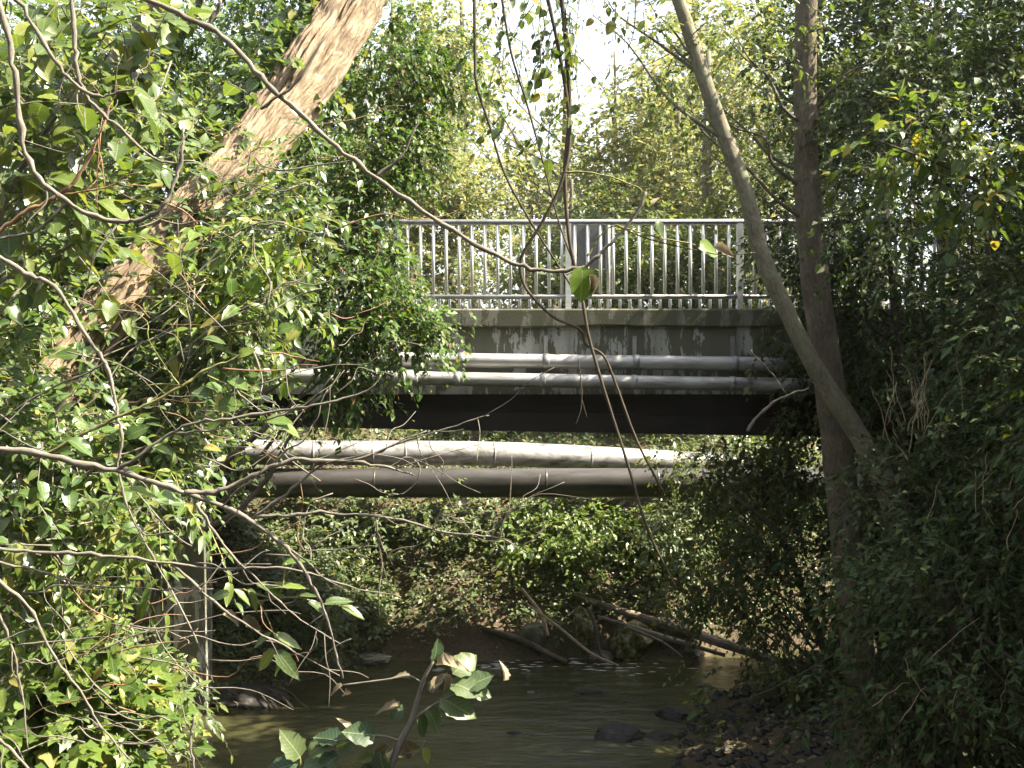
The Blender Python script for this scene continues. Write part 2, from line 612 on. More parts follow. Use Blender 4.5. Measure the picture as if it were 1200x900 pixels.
M['concrete'] = concrete('concrete', (.25, .245, .21), (.36, .36, .335), (.085, .086, .055), .1)
M['concrete_edge'] = concrete('concrete_edge', (.135, .132, .10), (.17, .165, .13), (.07, .071, .045), .1)
M['concrete_dark'] = concrete('concrete_dark', (.22, .21, .18), (.34, .33, .29), (.05, .05, .035), .1)
M['galv'] = plain_mat('galv', [(.3, (.17, .17, .17)), (.7, (.30, .30, .30))], 14, .45, .5, .1, .002)
M['galv_bar'] = plain_mat('galv_bar', [(.3, (.46, .46, .45)), (.7, (.66, .66, .64))], 14, .45, .3, .1, .002)
M['pipe_zinc'] = plain_mat('pipe_zinc', [(.32, (.16, .15, .14)), (.5, (.36, .35, .34)), (.7, (.50, .49, .48))], 9, .48, .45, .15, .004, (.25, 1, 1))
M['pipe_clad'] = plain_mat('pipe_clad', [(.36, (.11, .10, .085)), (.5, (.28, .27, .26)), (.66, (.42, .42, .43))], 7, .5, .4, .3, .006, (.5, 1, 1))
M['pipe_smooth'] = plain_mat('pipe_smooth', [(.3, (.036, .033, .030)), (.7, (.085, .080, .074))], 6, .38, .3, .1, .003, (.3, 1, 1))
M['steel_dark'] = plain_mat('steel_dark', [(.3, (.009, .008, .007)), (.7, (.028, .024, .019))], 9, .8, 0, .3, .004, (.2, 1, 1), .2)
M['board'] = plain_mat('board', [(.3, (.06, .065, .062)), (.7, (.10, .105, .10))], 18, .7, 0, .2, .003)


def soil_mat():
    m, nt, p, out = new_mat('soil')
    v = coords(nt)
    n1 = noise(nt, v, 2.2, 8, .7, .5)
    n2 = noise(nt, v, 34, 6, .7)
    c = ramp(nt, n1, [(.3, (.045, .035, .022)), (.5, (.10, .075, .05)), (.62, (.07, .07, .032)), (.75, (.15, .115, .075))]).outputs[0]
    c = mixc(nt, 1.0, c, ramp(nt, n2, [(.3, (.55, .55, .55)), (.7, (1.3, 1.3, 1.25))]).outputs[0], 'MULTIPLY')
    nt.links.new(c, p.inputs['Base Color'])
    p.inputs['Roughness'].default_value = .9
    p.inputs['Specular IOR Level'].default_value = .2
    bump(nt, n2, p, .8, .03)
    return m


def water_mat():
    m, nt, p, out = new_mat('stream_water')
    v = coords(nt, (1, 2.3, 1))
    a = noise(nt, v, 2.6, 5, .62, .8)
    b = noise(nt, coords(nt, (1, 1.6, 1)), 13, 4, .6, .4)
    ad = nt.nodes.new('ShaderNodeMath'); ad.operation = 'MULTIPLY_ADD'
    nt.links.new(b, ad.inputs[0]); ad.inputs[1].default_value = .28; nt.links.new(a, ad.inputs[2])
    c = ramp(nt, noise(nt, coords(nt), 1.1, 5, .6), [(.3, (.030, .032, .014)), (.7, (.060, .055, .025))]).outputs[0]
    nt.links.new(c, p.inputs['Base Color'])
    p.inputs['Roughness'].default_value = .06
    p.inputs['IOR'].default_value = 1.33
    p.inputs['Specular IOR Level'].default_value = .5
    bump(nt, ad.outputs[0], p, .5, .05)
    return m


M['soil'] = soil_mat()
M['water'] = water_mat()
M['foam'] = plain_mat('foam', [(.3, (.25, .26, .27)), (.7, (.5, .5, .5))], 30, .3, 0, .5, .02)

# ------------------------------------------------------------------ the setting: ground and stream
def lerp(x, xs, ys):
    return np.interp(x, xs, ys)


def hgt(x, y):
    x = np.asarray(x, float); y = np.asarray(y, float)
    wv = 0.22 * vnoise(np.stack([x * .9, y * .9, 0 * x + 3], -1)) + .1 * vnoise(np.stack([x * 2.7, y * 2.7, 0 * x + 8], -1))
    Lx = lerp(y, [8, 10.5, 12.2, 12.7, 13.4, 14, 14.8, 16], [-3.9, -3.55, -3.45, -2.95, -2.35, -2.0, -2.9, -4.6])
    Rx = lerp(y, [8, 10.3, 11.2, 12.3, 13.3, 14.2], [1.2, 1.5, 1.65, 2.1, 3.0, 4.2])
    Fy = lerp(x, [-3, -1.6, 0, 2, 6], [13.4, 14.1, 14.35, 14.4, 15])
    dl, dr, df = Lx - x + wv, x - Rx + wv, y - Fy + wv
    hl = lerp(dl, [-2, -.4, 0, .15, 2.2, 5, 40], [-.5, -.3, 0, .3, 2.7, 4.0, 4.4])
    hr = lerp(dr, [-2, -.5, 0, .3, 1.4, 3.4, 6, 40], [-.5, -.25, 0, .07, .35, 2.4, 3.9, 4.4])
    hf = lerp(df, [-2, -.5, 0, .2, 1.0, 3.5, 8, 40], [-.5, -.3, 0, .35, 1.0, 2.5, 4.1, 4.5])
    h = np.maximum(np.maximum(hl, hr), hf)
    bumpy = fbm(np.stack([x * 1.3, y * 1.3, 0 * x], -1), 5)
    k = np.clip(h, 0, 1)
    return WATER + h + bumpy * (.05 + .32 * k)


def hz(x, y):
    return float(hgt(np.array([x]), np.array([y]))[0])


gx = np.concatenate([-np.geomspace(9, 400, 26)[::-1], np.arange(-8.8, 8.81, .11), np.geomspace(9, 400, 26)])
gy = np.concatenate([np.linspace(-60, 2, 20), np.arange(2.3, 21, .11), np.geomspace(21.3, 900, 30)])
GX, GY = np.meshgrid(gx, gy)
GZ = hgt(GX.ravel(), GY.ravel())
b = MB()
nx, ny = len(gx), len(gy)
i = np.arange(ny - 1)[:, None] * nx + np.arange(nx - 1)[None]
b.add(np.stack([GX.ravel(), GY.ravel(), GZ], -1), np.stack([i, i + 1, i + nx + 1, i + nx], -1).reshape(-1, 4))
b.build('ground', M['soil'], kind='structure')

wx, wy = np.arange(-5, 9, .1), np.arange(2, 16, .09)
WX, WY = np.meshgrid(wx, wy)
rif = np.clip(1 - np.abs(WY - 13.9) / .7, 0, 1) + .25
WZ = WATER + .035 * rif * fbm(np.stack([WX * 2.4, WY * 5, 0 * WX], -1), 4) + .012 * fbm(np.stack([WX * 1.1, WY * 2.6, 0 * WX + 5], -1), 3)
b = MB()
nx, ny = len(wx), len(wy)
i = np.arange(ny - 1)[:, None] * nx + np.arange(nx - 1)[None]
b.add(np.stack([WX.ravel(), WY.ravel(), WZ.ravel()], -1), np.stack([i, i + 1, i + nx + 1, i + nx], -1).reshape(-1, 4))
b.build('stream_water', M['water'], kind='structure')

# ------------------------------------------------------------------ the bridge
YB = 12.0
PXM = FPX / YB
def bx_(px): return (px - 600) / PXM
def bz_(py): return (450 - py) / PXM
XL, XR = -5.6, 5.4
bridge = thing('bridge', 'old concrete bridge with algae streaked side and metal railing over the stream', 'bridge', (0, 13.5, bz_(503)))
b = MB(); b.box(XL, XR, 12.31, 14.25, .45, .80); b.build('deck', M['concrete_dark'], bridge, False)
# edge beam with a worn lower edge
rng = np.random.default_rng(3)
xs = np.arange(XL, XR, .06)
low = bz_(383) + .012 * fbm(np.stack([xs * 2, 0 * xs, 0 * xs], -1), 4) * 2
prof = []
for x, l in zip(xs, low):
    prof.append([(x, 12.30, .812), (x, 11.955, .812), (x, 11.94, .795), (x, 11.94, l + .02), (x, 11.965, l), (x, 12.05, l + .006), (x, 12.30, l + .006)])
prof = np.array(prof)
i = np.arange(len(xs) - 1)[:, None] * 7 + np.arange(6)[None]
b = MB(); b.add(prof.reshape(-1, 3), np.stack([i, i + 1, i + 8, i + 7], -1).reshape(-1, 4))
b.build('edge_beam', M['concrete_edge'], bridge, False)
for k, (x0, x1) in enumerate([(XL, bx_(430)), (bx_(430), bx_(716)), (bx_(716), bx_(872)), (bx_(872), XR)]):
    b = MB(); b.box(x0 + .002, x1 - .004, 12.02 + .004 * (k % 2), 12.29, bz_(462), bz_(383) + .03)
    b.build('fascia_panel', M['concrete'], bridge, False)
sl_ = -(503 - 492) / PXM / (bx_(940) - bx_(345)) * (XR - XL)
zl = bz_(492) + .03
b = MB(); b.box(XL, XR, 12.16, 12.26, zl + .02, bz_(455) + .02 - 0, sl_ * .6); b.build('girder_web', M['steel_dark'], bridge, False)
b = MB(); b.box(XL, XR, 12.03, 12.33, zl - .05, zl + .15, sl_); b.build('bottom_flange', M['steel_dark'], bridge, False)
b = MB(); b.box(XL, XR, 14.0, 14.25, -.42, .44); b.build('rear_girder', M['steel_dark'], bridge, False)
b = MB(); b.box(XL, XR, 12.34, 13.99, -.05, .02); b.build('soffit', M['concrete_dark'], bridge, False)
# railing: rails, then posts and bars as sub-parts
YR = 12.12
def rz(py): return (450 - py) / FPX * YR
def rx(px): return (px - 600) / FPX * YR
def railing(yr, first, flip=False):
    b = MB()
    b.tube([(XL, yr, rz(261.5)), (XR, yr, rz(261.5) + .02)], .031, 12)
    b.tube([(XL, yr, rz(348)), (XR, yr, rz(348) + .004)], .027, 10)
    r = b.build('railing', M['galv'], bridge)
    return r
rail = railing(YR, True)
def shared(name, mb, mat):
    return mb.mesh(name, mat)
pitch = 15.05 * YR / FPX
pb = MB(); pb.box(-.03, .03, -.034, .034, 0, rz(262) - .80); pbm = pb.mesh('post', M['galv_bar'], False)
bb = MB(); bb.tube([(0, 0, .02), (0, 0, rz(262) - rz(348))],   .0185, 10); bbm = bb.mesh('baluster', M['galv_bar'])
sb = MB(); sb.tube([(0, 0, 0), (0, 0, rz(350) - .80)], .016, 8); sbm = sb.mesh('short_baluster', M['galv_bar'])
def kid(name, me, parent, loc):
    o = bpy.data.objects.new(name, me)
    o.parent = parent
    o.location = Vector([float(c) for c in loc]) - root_loc(parent)
    COL.objects.link(o)
    return o
k0 = -26
for k in range(k0, 36):
    x = rx(666) + k * pitch
    if x < XL or x > XR:
        continue
    if (k % 13.35) < 1 and False:
        pass
    kid('baluster', bbm, rail, (x + pitch * .5, YR, rz(348)))
for k in range(-3, 3):
    kid('post', pbm, rail, (rx(666 + 201 * k), YR + .004, .80))
sp = 11.8 * YR / FPX
for k in range(-34, 46):
    x = rx(666) + k * sp
    if XL < x < XR:
        kid('short_baluster', sbm, rail, (x + .02, YR + .06, .80))

# pipes carried along the bridge side
def pipe(name, label, P, r, mat, collars, hang=None, coup=None):
    P = [np.asarray(p) for p in P]
    t = thing(name, label, 'pipe', (P[0] + P[-1]) / 2, 'pipes running along and under the bridge')
    Q, R = smooth(P, r, 14)
    b = MB(); b.tube(Q, R, 28, rough=.012, freq=3); b.build('pipe_run', mat, t)
    tot = np.linalg.norm(P[-1] - P[0])
    d = nrm(P[-1] - P[0])
    for px, w, e in collars:
        # collar at the pixel column px
        j = np.argmin(np.abs(600 + FPX * Q[:, 0] / Q[:, 1] - px))
        j2 = min(j + 1, len(Q) - 1) if j < len(Q) - 1 else j
        dd = nrm(Q[j2] - Q[j - 1])
        c = Q[j] + dd * ((px - (600 + FPX * Q[j, 0] / Q[j, 1])) / FPX * Q[j, 1])
        b = MB(); b.tube([c - dd * w / 2, c - dd * w / 2.2, c + dd * w / 2.2, c + dd * w / 2], [r + e * .4, r + e, r + e, r + e * .4], 24)
        cl = b.build('collar', M['galv'] if hang else mat, t)
        if hang:
            b = MB(); b.box(c[0] - .022, c[0] + .022, 11.93, 12.018, c[2] + r * .7, hang)
            b.box(c[0] - .012, c[0] + .03, c[1] - .01, 12.015, c[2] - .02, c[2] + .02)
            b.build('hanger', M['galv'], t, False)
    return t
pipe('service_pipe', 'thin grey pipe fixed along the concrete face, the highest of the four pipes', [at(395, 420, 11.82), at(600, 423, 11.82), at(925, 427, 11.82)], .077, M['pipe_zinc'], [(541, .07, .008), (640, .07, .008), (745, .07, .008), (861, .07, .008)], bz_(394))
p2 = pipe('service_pipe', 'thin grey pipe with a bright coupling, just above the dark girder', [at(285, 439, 11.72), at(640, 446, 11.72), at(985, 452, 11.72)], .073, M['pipe_zinc'], [(480, .19, .014), (473, .05, .024), (536, .06, .007), (636, .06, .007), (743, .06, .007), (858, .06, .007)])
pipe('service_pipe', 'thick silvery mottled pipe slanting away under the bridge above a smooth dark one', [at(180, 527, 15.4), at(330, 530.5, 15.5), at(560, 531.5, 15.85), at(700, 537, 16.25), at(880, 547, 16.8)], .174, M['pipe_clad'], [(285, .03, .004), (368, .03, .004), (437, .03, .004), (475, .03, .004), (578, .03, .004), (690, .03, .004)])
pipe('service_pipe', 'thick smooth dark brown pipe, the lowest of the four, crossing under the bridge', [at(180, 566, 15.5), at(600, 566, 15.5), at(1000, 566, 15.5)], .205, M['pipe_smooth'], [(440, .02, .003), (640, .02, .003), (770, .02, .003)])

# abutment on the left bank
ab = thing('abutment_wall', 'dark concrete abutment with a sunlit corner standing in the water under the left bridge end', 'wall', (-4.2, 12.1, WATER))
b = MB(); b.box(-6.2, -3.68, 12.1, 12.42, WATER - .6, .05); b.build('wall_face', M['concrete_dark'], ab, False)
b = MB(); b.box(-3.66, -3.34, 12.0, 12.36, WATER - .6, -.52); b.build('corner_pillar', M['concrete'], ab, False)
b = MB(); b.box(-6.0, -3.30, 11.98, 12.44, -.515, -.43); b.build('cap_stone', M['concrete_edge'], ab, False)
ar = thing('abutment_wall', 'concrete abutment hidden in the dark shrubs under the right bridge end', 'wall', (4.8, 12.1, WATER + 1))
b = MB(); b.box(4.3, 5.3, 12.1, 14.2, WATER - .2, -.46); b.build('wall_face', M['concrete_dark'], ar, False)

# grey board seen from behind, standing on the deck
sg = thing('sign_board', 'dark grey ribbed board on a post behind the middle of the railing', 'sign', at(690, 363, 13.2))
p0, p1 = at(669, 264, 13.2), at(711, 300, 13.2)
b = MB(); b.box(p0[0], p1[0], 13.19, 13.215, p1[2] - .15, p0[2] + .02); b.build('panel', M['board'], sg, False)
for q in (.02, .5, .98):
    x = p0[0] + (p1[0] - p0[0]) * q
    b = MB(); b.box(x - .012, x + .012, 13.165, 13.188, p1[2] - .17, p0[2] + .03); b.build('rib', M['board'], sg, False)
b = MB(); b.tube([(p1[0] + .02, 13.2, .79), (p1[0] + .02, 13.2, p0[2])], .022, 8); b.build('post', M['galv'], sg)

# ------------------------------------------------------------------ thin sunlit air
hm = bpy.data.materials.new('haze'); hm.use_nodes = True
hn = hm.node_tree; hn.nodes.clear()
ho = hn.nodes.new('ShaderNodeOutputMaterial'); hv = hn.nodes.new('ShaderNodeVolumePrincipled')
hv.inputs['Density'].default_value = .0003
hv.inputs['Color'].default_value = (.95, .96, .93, 1)
hv.inputs['Anisotropy'].default_value = .3
hn.links.new(hv.outputs[0], ho.inputs['Volume'])
b = MB(); b.box(-420, 420, -65, 960, -8, 32)
b.build('haze', hm, None, False, 'stuff')

# ------------------------------------------------------------------ trees
def tree(name, label, group, base, trunk, blobs, leafm, leaf, size, per, n, crad, slen, bark, seed, kindcat='tree', limbs=True, nparts=0, tname='', down=.15, droop=.25, twigs=False, ridge=None, seg=14, rough=.1, up=.9, crown='crown', twm='twig_dark', nlimb=16):
    """trunk: [(point, radius), ...]; blobs: (centre, radii, number of clumps)"""
    rng = np.random.default_rng(seed)
    t = thing(name, label, kindcat, base, group)
    Q = None
    if trunk:
        Q, R = smooth([p for p, r in trunk], [r for p, r in trunk], 8)
        b = MB(); b.tube(Q, R, seg, rough=rough, freq=4, ridge=ridge); b.build('trunk' if kindcat == 'tree' else 'stem', M[bark], t)
    C, O = clumps(rng, blobs)
    P, D, L = clump_sprays(rng, C, O, per, crad, slen, down)
    lv = spray_leaves(rng, P, D, L, n, size, up=up, droop=droop)
    if limbs and Q is not None:
        b = MB()
        for c in C[rng.permutation(len(C))[:nlimb]]:
            # leave the trunk well below the clump
            dh = np.linalg.norm((Q - c)[:, :2], axis=1)
            d = np.linalg.norm(Q - c, axis=1) + np.maximum(Q[:, 2] - c[2] + .9 * dh, 0) * 3
            j = int(np.argmin(d))
            limb(rng, b, Q[j], c, min(R[j] * .35, .012 + .008 * dh[j]), .004, -.04, 5, 5)
        b.build('branches', M[bark], t, kind='stuff')
    if twigs:
        b = MB(); twig_tubes(b, P, D, L, .0035, droop); b.build('twigs', M[twm], t, kind='stuff')
    if nparts:
        leaf_parts(lv, leaf, tname, M[leafm], t, nparts, crown)
    else:
        b = MB(); b.leaves(lv, leaf); b.build(crown, M[leafm], t, kind='stuff')
    return t


def B(px, py, Y, rx, rz_, ry, n):
    return (at(px, py, Y), (rx / FPX * Y, ry, rz_ / FPX * Y), n)


# --- big leaning trunk on the left, wrapped in ivy
Q0 = [(at(-60, 640, 5.3), .15), (at(15, 515, 5.6), .138), (at(90, 412, 5.95), .138), (at(195, 290, 6.5), .148), (at(300, 170, 7.2), .165), (at(372, 70, 7.8), .182), (at(440, -40, 8.4), .18), (at(520, -200, 9.2), .16), (at(560, -420, 10), .12)]
lean = thing('ivy_tree', 'thick leaning trunk with rough sunlit bark and ivy at the upper left', 'tree', at(-60, 640, 5.3))
Q, R = smooth([p for p, r in Q0], [r for p, r in Q0], 26)
b = MB(); b.tube(Q, R, 150, rough=.2, freq=3, ridge=(.34, 4.6, 1.7)); b.build('trunk', M['bark_ivy'], lean)
rng = np.random.default_rng(11)
for k in range(18):                                   # ivy stems that climb the bark
    j0, j1 = sorted(rng.integers(30, 190, 2)); j1 = min(max(j1, j0 + 50), len(Q) - 1)
    a0 = rng.uniform(-.6, 2.8)
    jj = np.arange(j0, j1, 6)
    T = nrm(Q[jj + 1 if jj[-1] + 1 < len(Q) else jj] - Q[jj])
    side = nrm(np.cross(T, np.array([0, -1.0, 0])) + 1e-6)
    ang = a0 + .35 * np.cumsum(rng.normal(0, .4, len(jj)))
    off = (np.cos(ang)[:, None] * side + np.sin(ang)[:, None] * np.array([0, -1.0, 0])) * (R[jj] * 1.03 + .004)[:, None]
    if len(jj) > 2:
        P_, R_ = smooth(Q[jj] + off, rng.uniform(.009, .024), 4)
        b = MB(); b.tube(P_, R_, 6, rough=.3, freq=20); b.build('ivy_stem', M['bark_ivy'], lean)
# ivy leaves: thick on the upper left side, thin over the face
m = 1100
j = rng.integers(10, len(Q) - 3, m)
T = nrm(Q[j + 1] - Q[j])
nl = nrm(np.cross(T, np.array([0, -1.0, 0])))         # perpendicular in the picture plane
nl = np.where(nl[:, :1] > 0, -nl, nl)                 # to the upper left
w = rng.uniform(-.25, 2.0, (m, 1))
f = rng.uniform(-.9, .9, (m, 1))
d = nrm(nl * w + np.array([0, -1.0, 0]) * f)
rad = R[j][:, None] * (1.03 + rng.exponential(.55, (m, 1)) * np.clip(w, 0, 1) * 1.3)
P = Q[j] + d * rad
ok = ~((w[:, 0] < .5) & (f[:, 0] > -.2) & (rng.random(m) < np.where(j < 110, .72, .9)))
P, d = P[ok], d[ok]
D = nrm(d * .5 + rng.normal(0, .6, d.shape) + np.array([0, 0, -.35]))
lv = spray_leaves(rng, P, D, np.full(len(P), .22), 7, .062, up=.5, droop=.4)
b = MB(); twig_tubes(b, P, D, np.full(len(P), .22), .003, .4); b.build('ivy_twigs', M['twig'], lean, kind='stuff')
leaf_parts(lv, HEART, 'heart', M['leaf_ivy'], lean, 280, 'ivy')
# its crown, above the picture, gives part of the dappled shade
b = MB(); rng = np.random.default_rng(12)
C, O = clumps(rng, [(at(560, -470, 10.2), (1.6, 1.6, .7), 26)])
P, D, L = clump_sprays(rng, C, O, 6, .22, .4)
b.leaves(spray_leaves(rng, P, D, L, 8, .09), SIMPLE); b.build('crown', M['leaf_maple'], lean, kind='stuff')
b = MB()
for c in C: limb(rng, b, Q[-1 - int(rng.integers(0, 30))], c, .03, .006)
b.build('branches', M['bark_brown'], lean, kind='stuff')

# --- two trunks on the right
tree('straight_tree', 'tall straight brown trunk right of the bridge with small sun spots', 'trees on the right bank', (3.6, 10.2, hz(3.4, 10.2)),
     [(at(1012, 800, 10.2), .16), (at(998, 690, 10.2), .145), (at(985, 560, 10.2), .138), (at(968, 420, 10.15), .13), (at(950, 280, 10.1), .118), (at(944, 130, 10.1), .104), (at(945, 0, 10.1), .096), (at(946, -200, 10.1), .09), (at(950, -500, 10.2), .06)],
     [B(880, 40, 10.0, 75, 60, .6, 11), B(830, 110, 10.0, 60, 45, .5, 7), B(905, 190, 10.2, 40, 70, .4, 7), B(990, 30, 10.4, 60, 80, .6, 8), (at(960, -480, 10.2), (1.3, 1.2, .8), 20)],
     'leaf_fargreen', OVATE, .062, 7, 8, .13, .3, 'bark_brown', 21, seg=36, rough=.12, ridge=(.07, 4.5, 2.2), twigs=True)
tree('slanting_tree', 'slender slanting grey trunk crossing in front of the straight brown trunk', 'trees on the right bank', (3.2, 9.5, hz(3.2, 9.5)),
     [(at(1090, 735, 9.6), 0.1118), (at(1062, 640, 9.6), 0.1049), (at(1034, 560, 9.6), 0.0963), (at(1000, 500, 9.6), 0.0860), (at(960, 440, 9.6), 0.0791), (at(925, 372, 9.6), 0.0757), (at(893, 300, 9.6), 0.0722), (at(872, 220, 9.6), 0.0688), (at(838, 130, 9.6), 0.0636), (at(805, 30, 9.6), 0.0585), (at(785, -40, 9.6), 0.0533), (at(740, -260, 9.6), 0.0430), (at(700, -480, 9.6), 0.0301)],
     [(at(720, -420, 9.6), (1.2, 1.1, .8), 12), B(790, 40, 9.7, 45, 45, .4, 4), B(720, 15, 9.7, 40, 30, .4, 3)],
     'leaf_fargreen', OVATE, .06, 6, 8, .13, .3, 'bark_grey', 22, seg=32, rough=.16, ridge=(.05, 3.5, 3), twigs=True)

# --- drooping fine-leaved tree between the leaning trunk and the railing
tree('drooping_tree', 'fresh green fine leaved tree drooping over the left end of the railing', None, (-4.6, 9.6, hz(-4.6, 9.6)),
     [(np.array([-4.6, 9.6, hz(-4.6, 9.6)]), .16), (at(40, 250, 9.6), .13), (at(150, 60, 9.6), .10), (at(250, -60, 9.6), .07), (at(380, -110, 9.6), .04)],
     [B(430, 60, 9.6, 95, 75, .5, 26), B(500, 90, 9.7, 45, 70, .4, 11), B(400, 190, 9.5, 80, 70, .45, 20), B(460, 175, 9.6, 50, 60, .4, 10), B(385, 290, 9.4, 75, 65, .45, 20),
      B(415, 310, 9.4, 45, 45, .4, 11), B(420, 375, 9.3, 75, 45, .4, 16), B(470, 368, 9.3, 36, 40, .3, 9), B(395, 425, 9.2, 40, 28, .3, 7), B(310, 350, 9.4, 60, 60, .4, 10), B(290, 150, 9.6, 60, 80, .4, 10), B(330, 20, 9.6, 60, 60, .5, 10)],
     'leaf_maple', MID, .062, 14, 10, .13, .24, 'bark_brown', 23, down=.45, droop=.5, twigs=True, twm='twig_dark')

# --- trees beyond the bridge
far = [
    # px, Y, crown blobs (px,py,rx,rz,n), trunk top, radius, material, label
    (640, 34, [(625, 150, 45, 50, 9), (590, 200, 45, 40, 8), (545, 90, 50, 50, 11)], 60, .22, 'leaf_far', 'pale tree with forked trunk seen through the hanging vines'),
    (545, 27, [(540, 260, 45, 50, 12), (520, 200, 45, 45, 12), (500, 310, 40, 45, 10)], 160, .10, 'leaf_far', 'yellow green tree behind the left bay of the railing'),
    (770, 30, [(770, 190, 90, 50, 22), (720, 240, 70, 40, 16), (820, 230, 60, 50, 16), (790, 140, 60, 40, 10)], 120, .2, 'leaf_far', 'broad sunlit yellow tree above the middle of the railing'),
    (850, 25, [(850, 200, 50, 70, 18), (870, 290, 50, 50, 14), (900, 120, 50, 60, 14)], 60, .16, 'leaf_far', 'pale tree just left of the straight brown trunk'),
    (790, 22, [(780, 310, 70, 45, 22), (730, 330, 40, 30, 10), (850, 330, 50, 40, 14)], 260, .09, 'leaf_fargreen', 'shaded green shrub behind the right bay of the railing'),
    (690, 26, [(690, 310, 40, 45, 14), (640, 330, 35, 30, 9), (700, 250, 40, 40, 8)], 210, .10, 'leaf_fargreen', 'dark green shrub behind the board on the bridge'),
    (470, 30, [(470, 120, 70, 80, 18), (440, 240, 60, 70, 14), (520, 40, 60, 50, 10)], 30, .2, 'leaf_far', 'pale tree mostly behind the drooping green tree'),
    (740, 46, [(690, 210, 60, 35, 9), (810, 110, 60, 50, 12), (840, 60, 60, 50, 9)], 60, .13, 'leaf_far', 'distant pale tree high behind the slanting trunk'),
    (600, 48, [(600, 245, 60, 45, 12), (650, 215, 50, 40, 9), (560, 215, 40, 40, 7)], 180, .2, 'leaf_far', 'distant pale tree low behind the railing'),
    (980, 21, [(970, 200, 50, 90, 16), (990, 320, 50, 70, 14), (1040, 120, 70, 90, 16)], 0, .15, 'leaf_fargreen', 'half hidden tree behind the straight brown trunk'),
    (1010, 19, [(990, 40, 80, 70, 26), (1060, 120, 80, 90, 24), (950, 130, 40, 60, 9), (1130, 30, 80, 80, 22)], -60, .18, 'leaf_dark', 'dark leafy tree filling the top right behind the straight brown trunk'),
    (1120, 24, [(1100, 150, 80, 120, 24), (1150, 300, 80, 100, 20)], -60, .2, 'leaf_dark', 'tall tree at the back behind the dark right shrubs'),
    (330, 24, [(330, 150, 90, 120, 26), (280, 320, 90, 80, 20), (400, 330, 60, 70, 14)], -40, .2, 'leaf_fargreen', 'bushy tree behind the leaning ivy trunk'),
    (480, 60, [(430, 150, 110, 110, 26), (500, 300, 70, 60, 16), (380, 250, 90, 90, 20)], 0, .3, 'leaf_far', 'far off pale wood edge tree behind the drooping green tree'),
    (880, 58, [(880, 120, 90, 90, 24), (830, 280, 90, 70, 22), (950, 250, 80, 90, 20)], 0, .3, 'leaf_far', 'far off pale tree behind the straight brown trunk'),
    (720, 62, [(690, 300, 90, 50, 22), (760, 230, 70, 50, 16), (640, 320, 40, 30, 6)], 150, .25, 'leaf_far', 'far off pale tree behind the board on the bridge'),
    (790, 70, [(830, 30, 60, 50, 14), (785, 120, 40, 40, 7)], -60, .3, 'leaf_far', 'far off pale tree high between the hanging vines and the slanting trunk'),
    (560, 66, [(540, 60, 40, 60, 9)], -20, .3, 'leaf_far', 'far off pale tree high behind the long slanting vine'),
    (150, 20, [(150, 100, 120, 120, 30), (100, 300, 120, 120, 30), (230, 250, 80, 90, 18)], -60, .2, 'leaf_fargreen', 'dense tree at the back behind the left shrubs'),
]
for k, (px, Y, bl, top, r, lm, lab) in enumerate(far):
    base = at(px, 450, Y); base[2] = hz(base[0], Y)
    tp = at(px + (-20 if k % 2 else 25), top, Y)
    mid = (base + tp) / 2 + np.array([.2 * (-1) ** k, 0, 0])
    tree('background_tree', lab, 'trees beyond the bridge', base, [(base, r), (mid, r * .8), (tp, r * .35)],
         [B(a, c, Y, rx_, rz_, rx_ / FPX * Y * .8, int(n * (.85 if 560 <= px <= 645 and k != 5 else 1.35))) for a, c, rx_, rz_, n in bl],
         lm, SIMPLE, .0062 * Y if Y > 26 else .145, 15, 10, .018 * Y, .024 * Y, 'bark_far', 100 + k, seg=8)

# --- dark wall of shrubs and small trees on the right bank
right = [
    # X, Y, height above ground, radius, clumps, leaf size, label
    (3.75, 8.6, 3.6, .75, 55, .065, 'dark shrub right of the two trunks near their feet'),
    (4.6, 9.7, 5.4, .95, 100, .065, 'tall dark leafy tree filling the upper right behind the yellowish sprays'),
    (3.78, 11.0, 4.6, .48, 60, .06, 'dark slim tree closing the right end of the railing right behind the trunks'),
    (3.9, 11.4, 4.7, .8, 80, .06, 'dark slim tree close behind the straight brown trunk'),
    (5.3, 11.6, 5.0, 1.0, 95, .065, 'dark leafy tree at the right edge behind the others'),
    (3.6, 7.2, 2.6, .75, 60, .06, 'low dark ivy like bush in the lower right corner'),
    (5.6, 9.0, 4.2, .9, 70, .07, 'dark tree beyond the right edge of the picture'),
    (3.65, 8.0, 2.3, .55, 60, .06, 'low dark bush at the foot of the slanting trunk'),
    (2.75, 6.9, 1.7, .55, 45, .06, 'low dark bush in the bottom right corner, nearest of its kind'),
    (3.5, 6.3, 2.6, .65, 50, .06, 'dark bush at the right edge low down'),
    (4.5, 7.6, 4.6, .8, 70, .065, 'dark bush at the right edge halfway up'),
    (7.0, 10.6, 5.2, 1.2, 60, .09, 'unseen tall tree added outside the right edge to shade the shrubs'),  # out of frame, added for the shade it casts on the bank
    (6.8, 12.2, 4.0, 1.0, 50, .09, 'tall tree behind the right end of the bridge'),
    (7.2, 8.2, 5.0, 1.2, 60, .09, 'unseen tall tree added outside the lower right edge for shade'),  # also unseen, added to shade the lower right
]
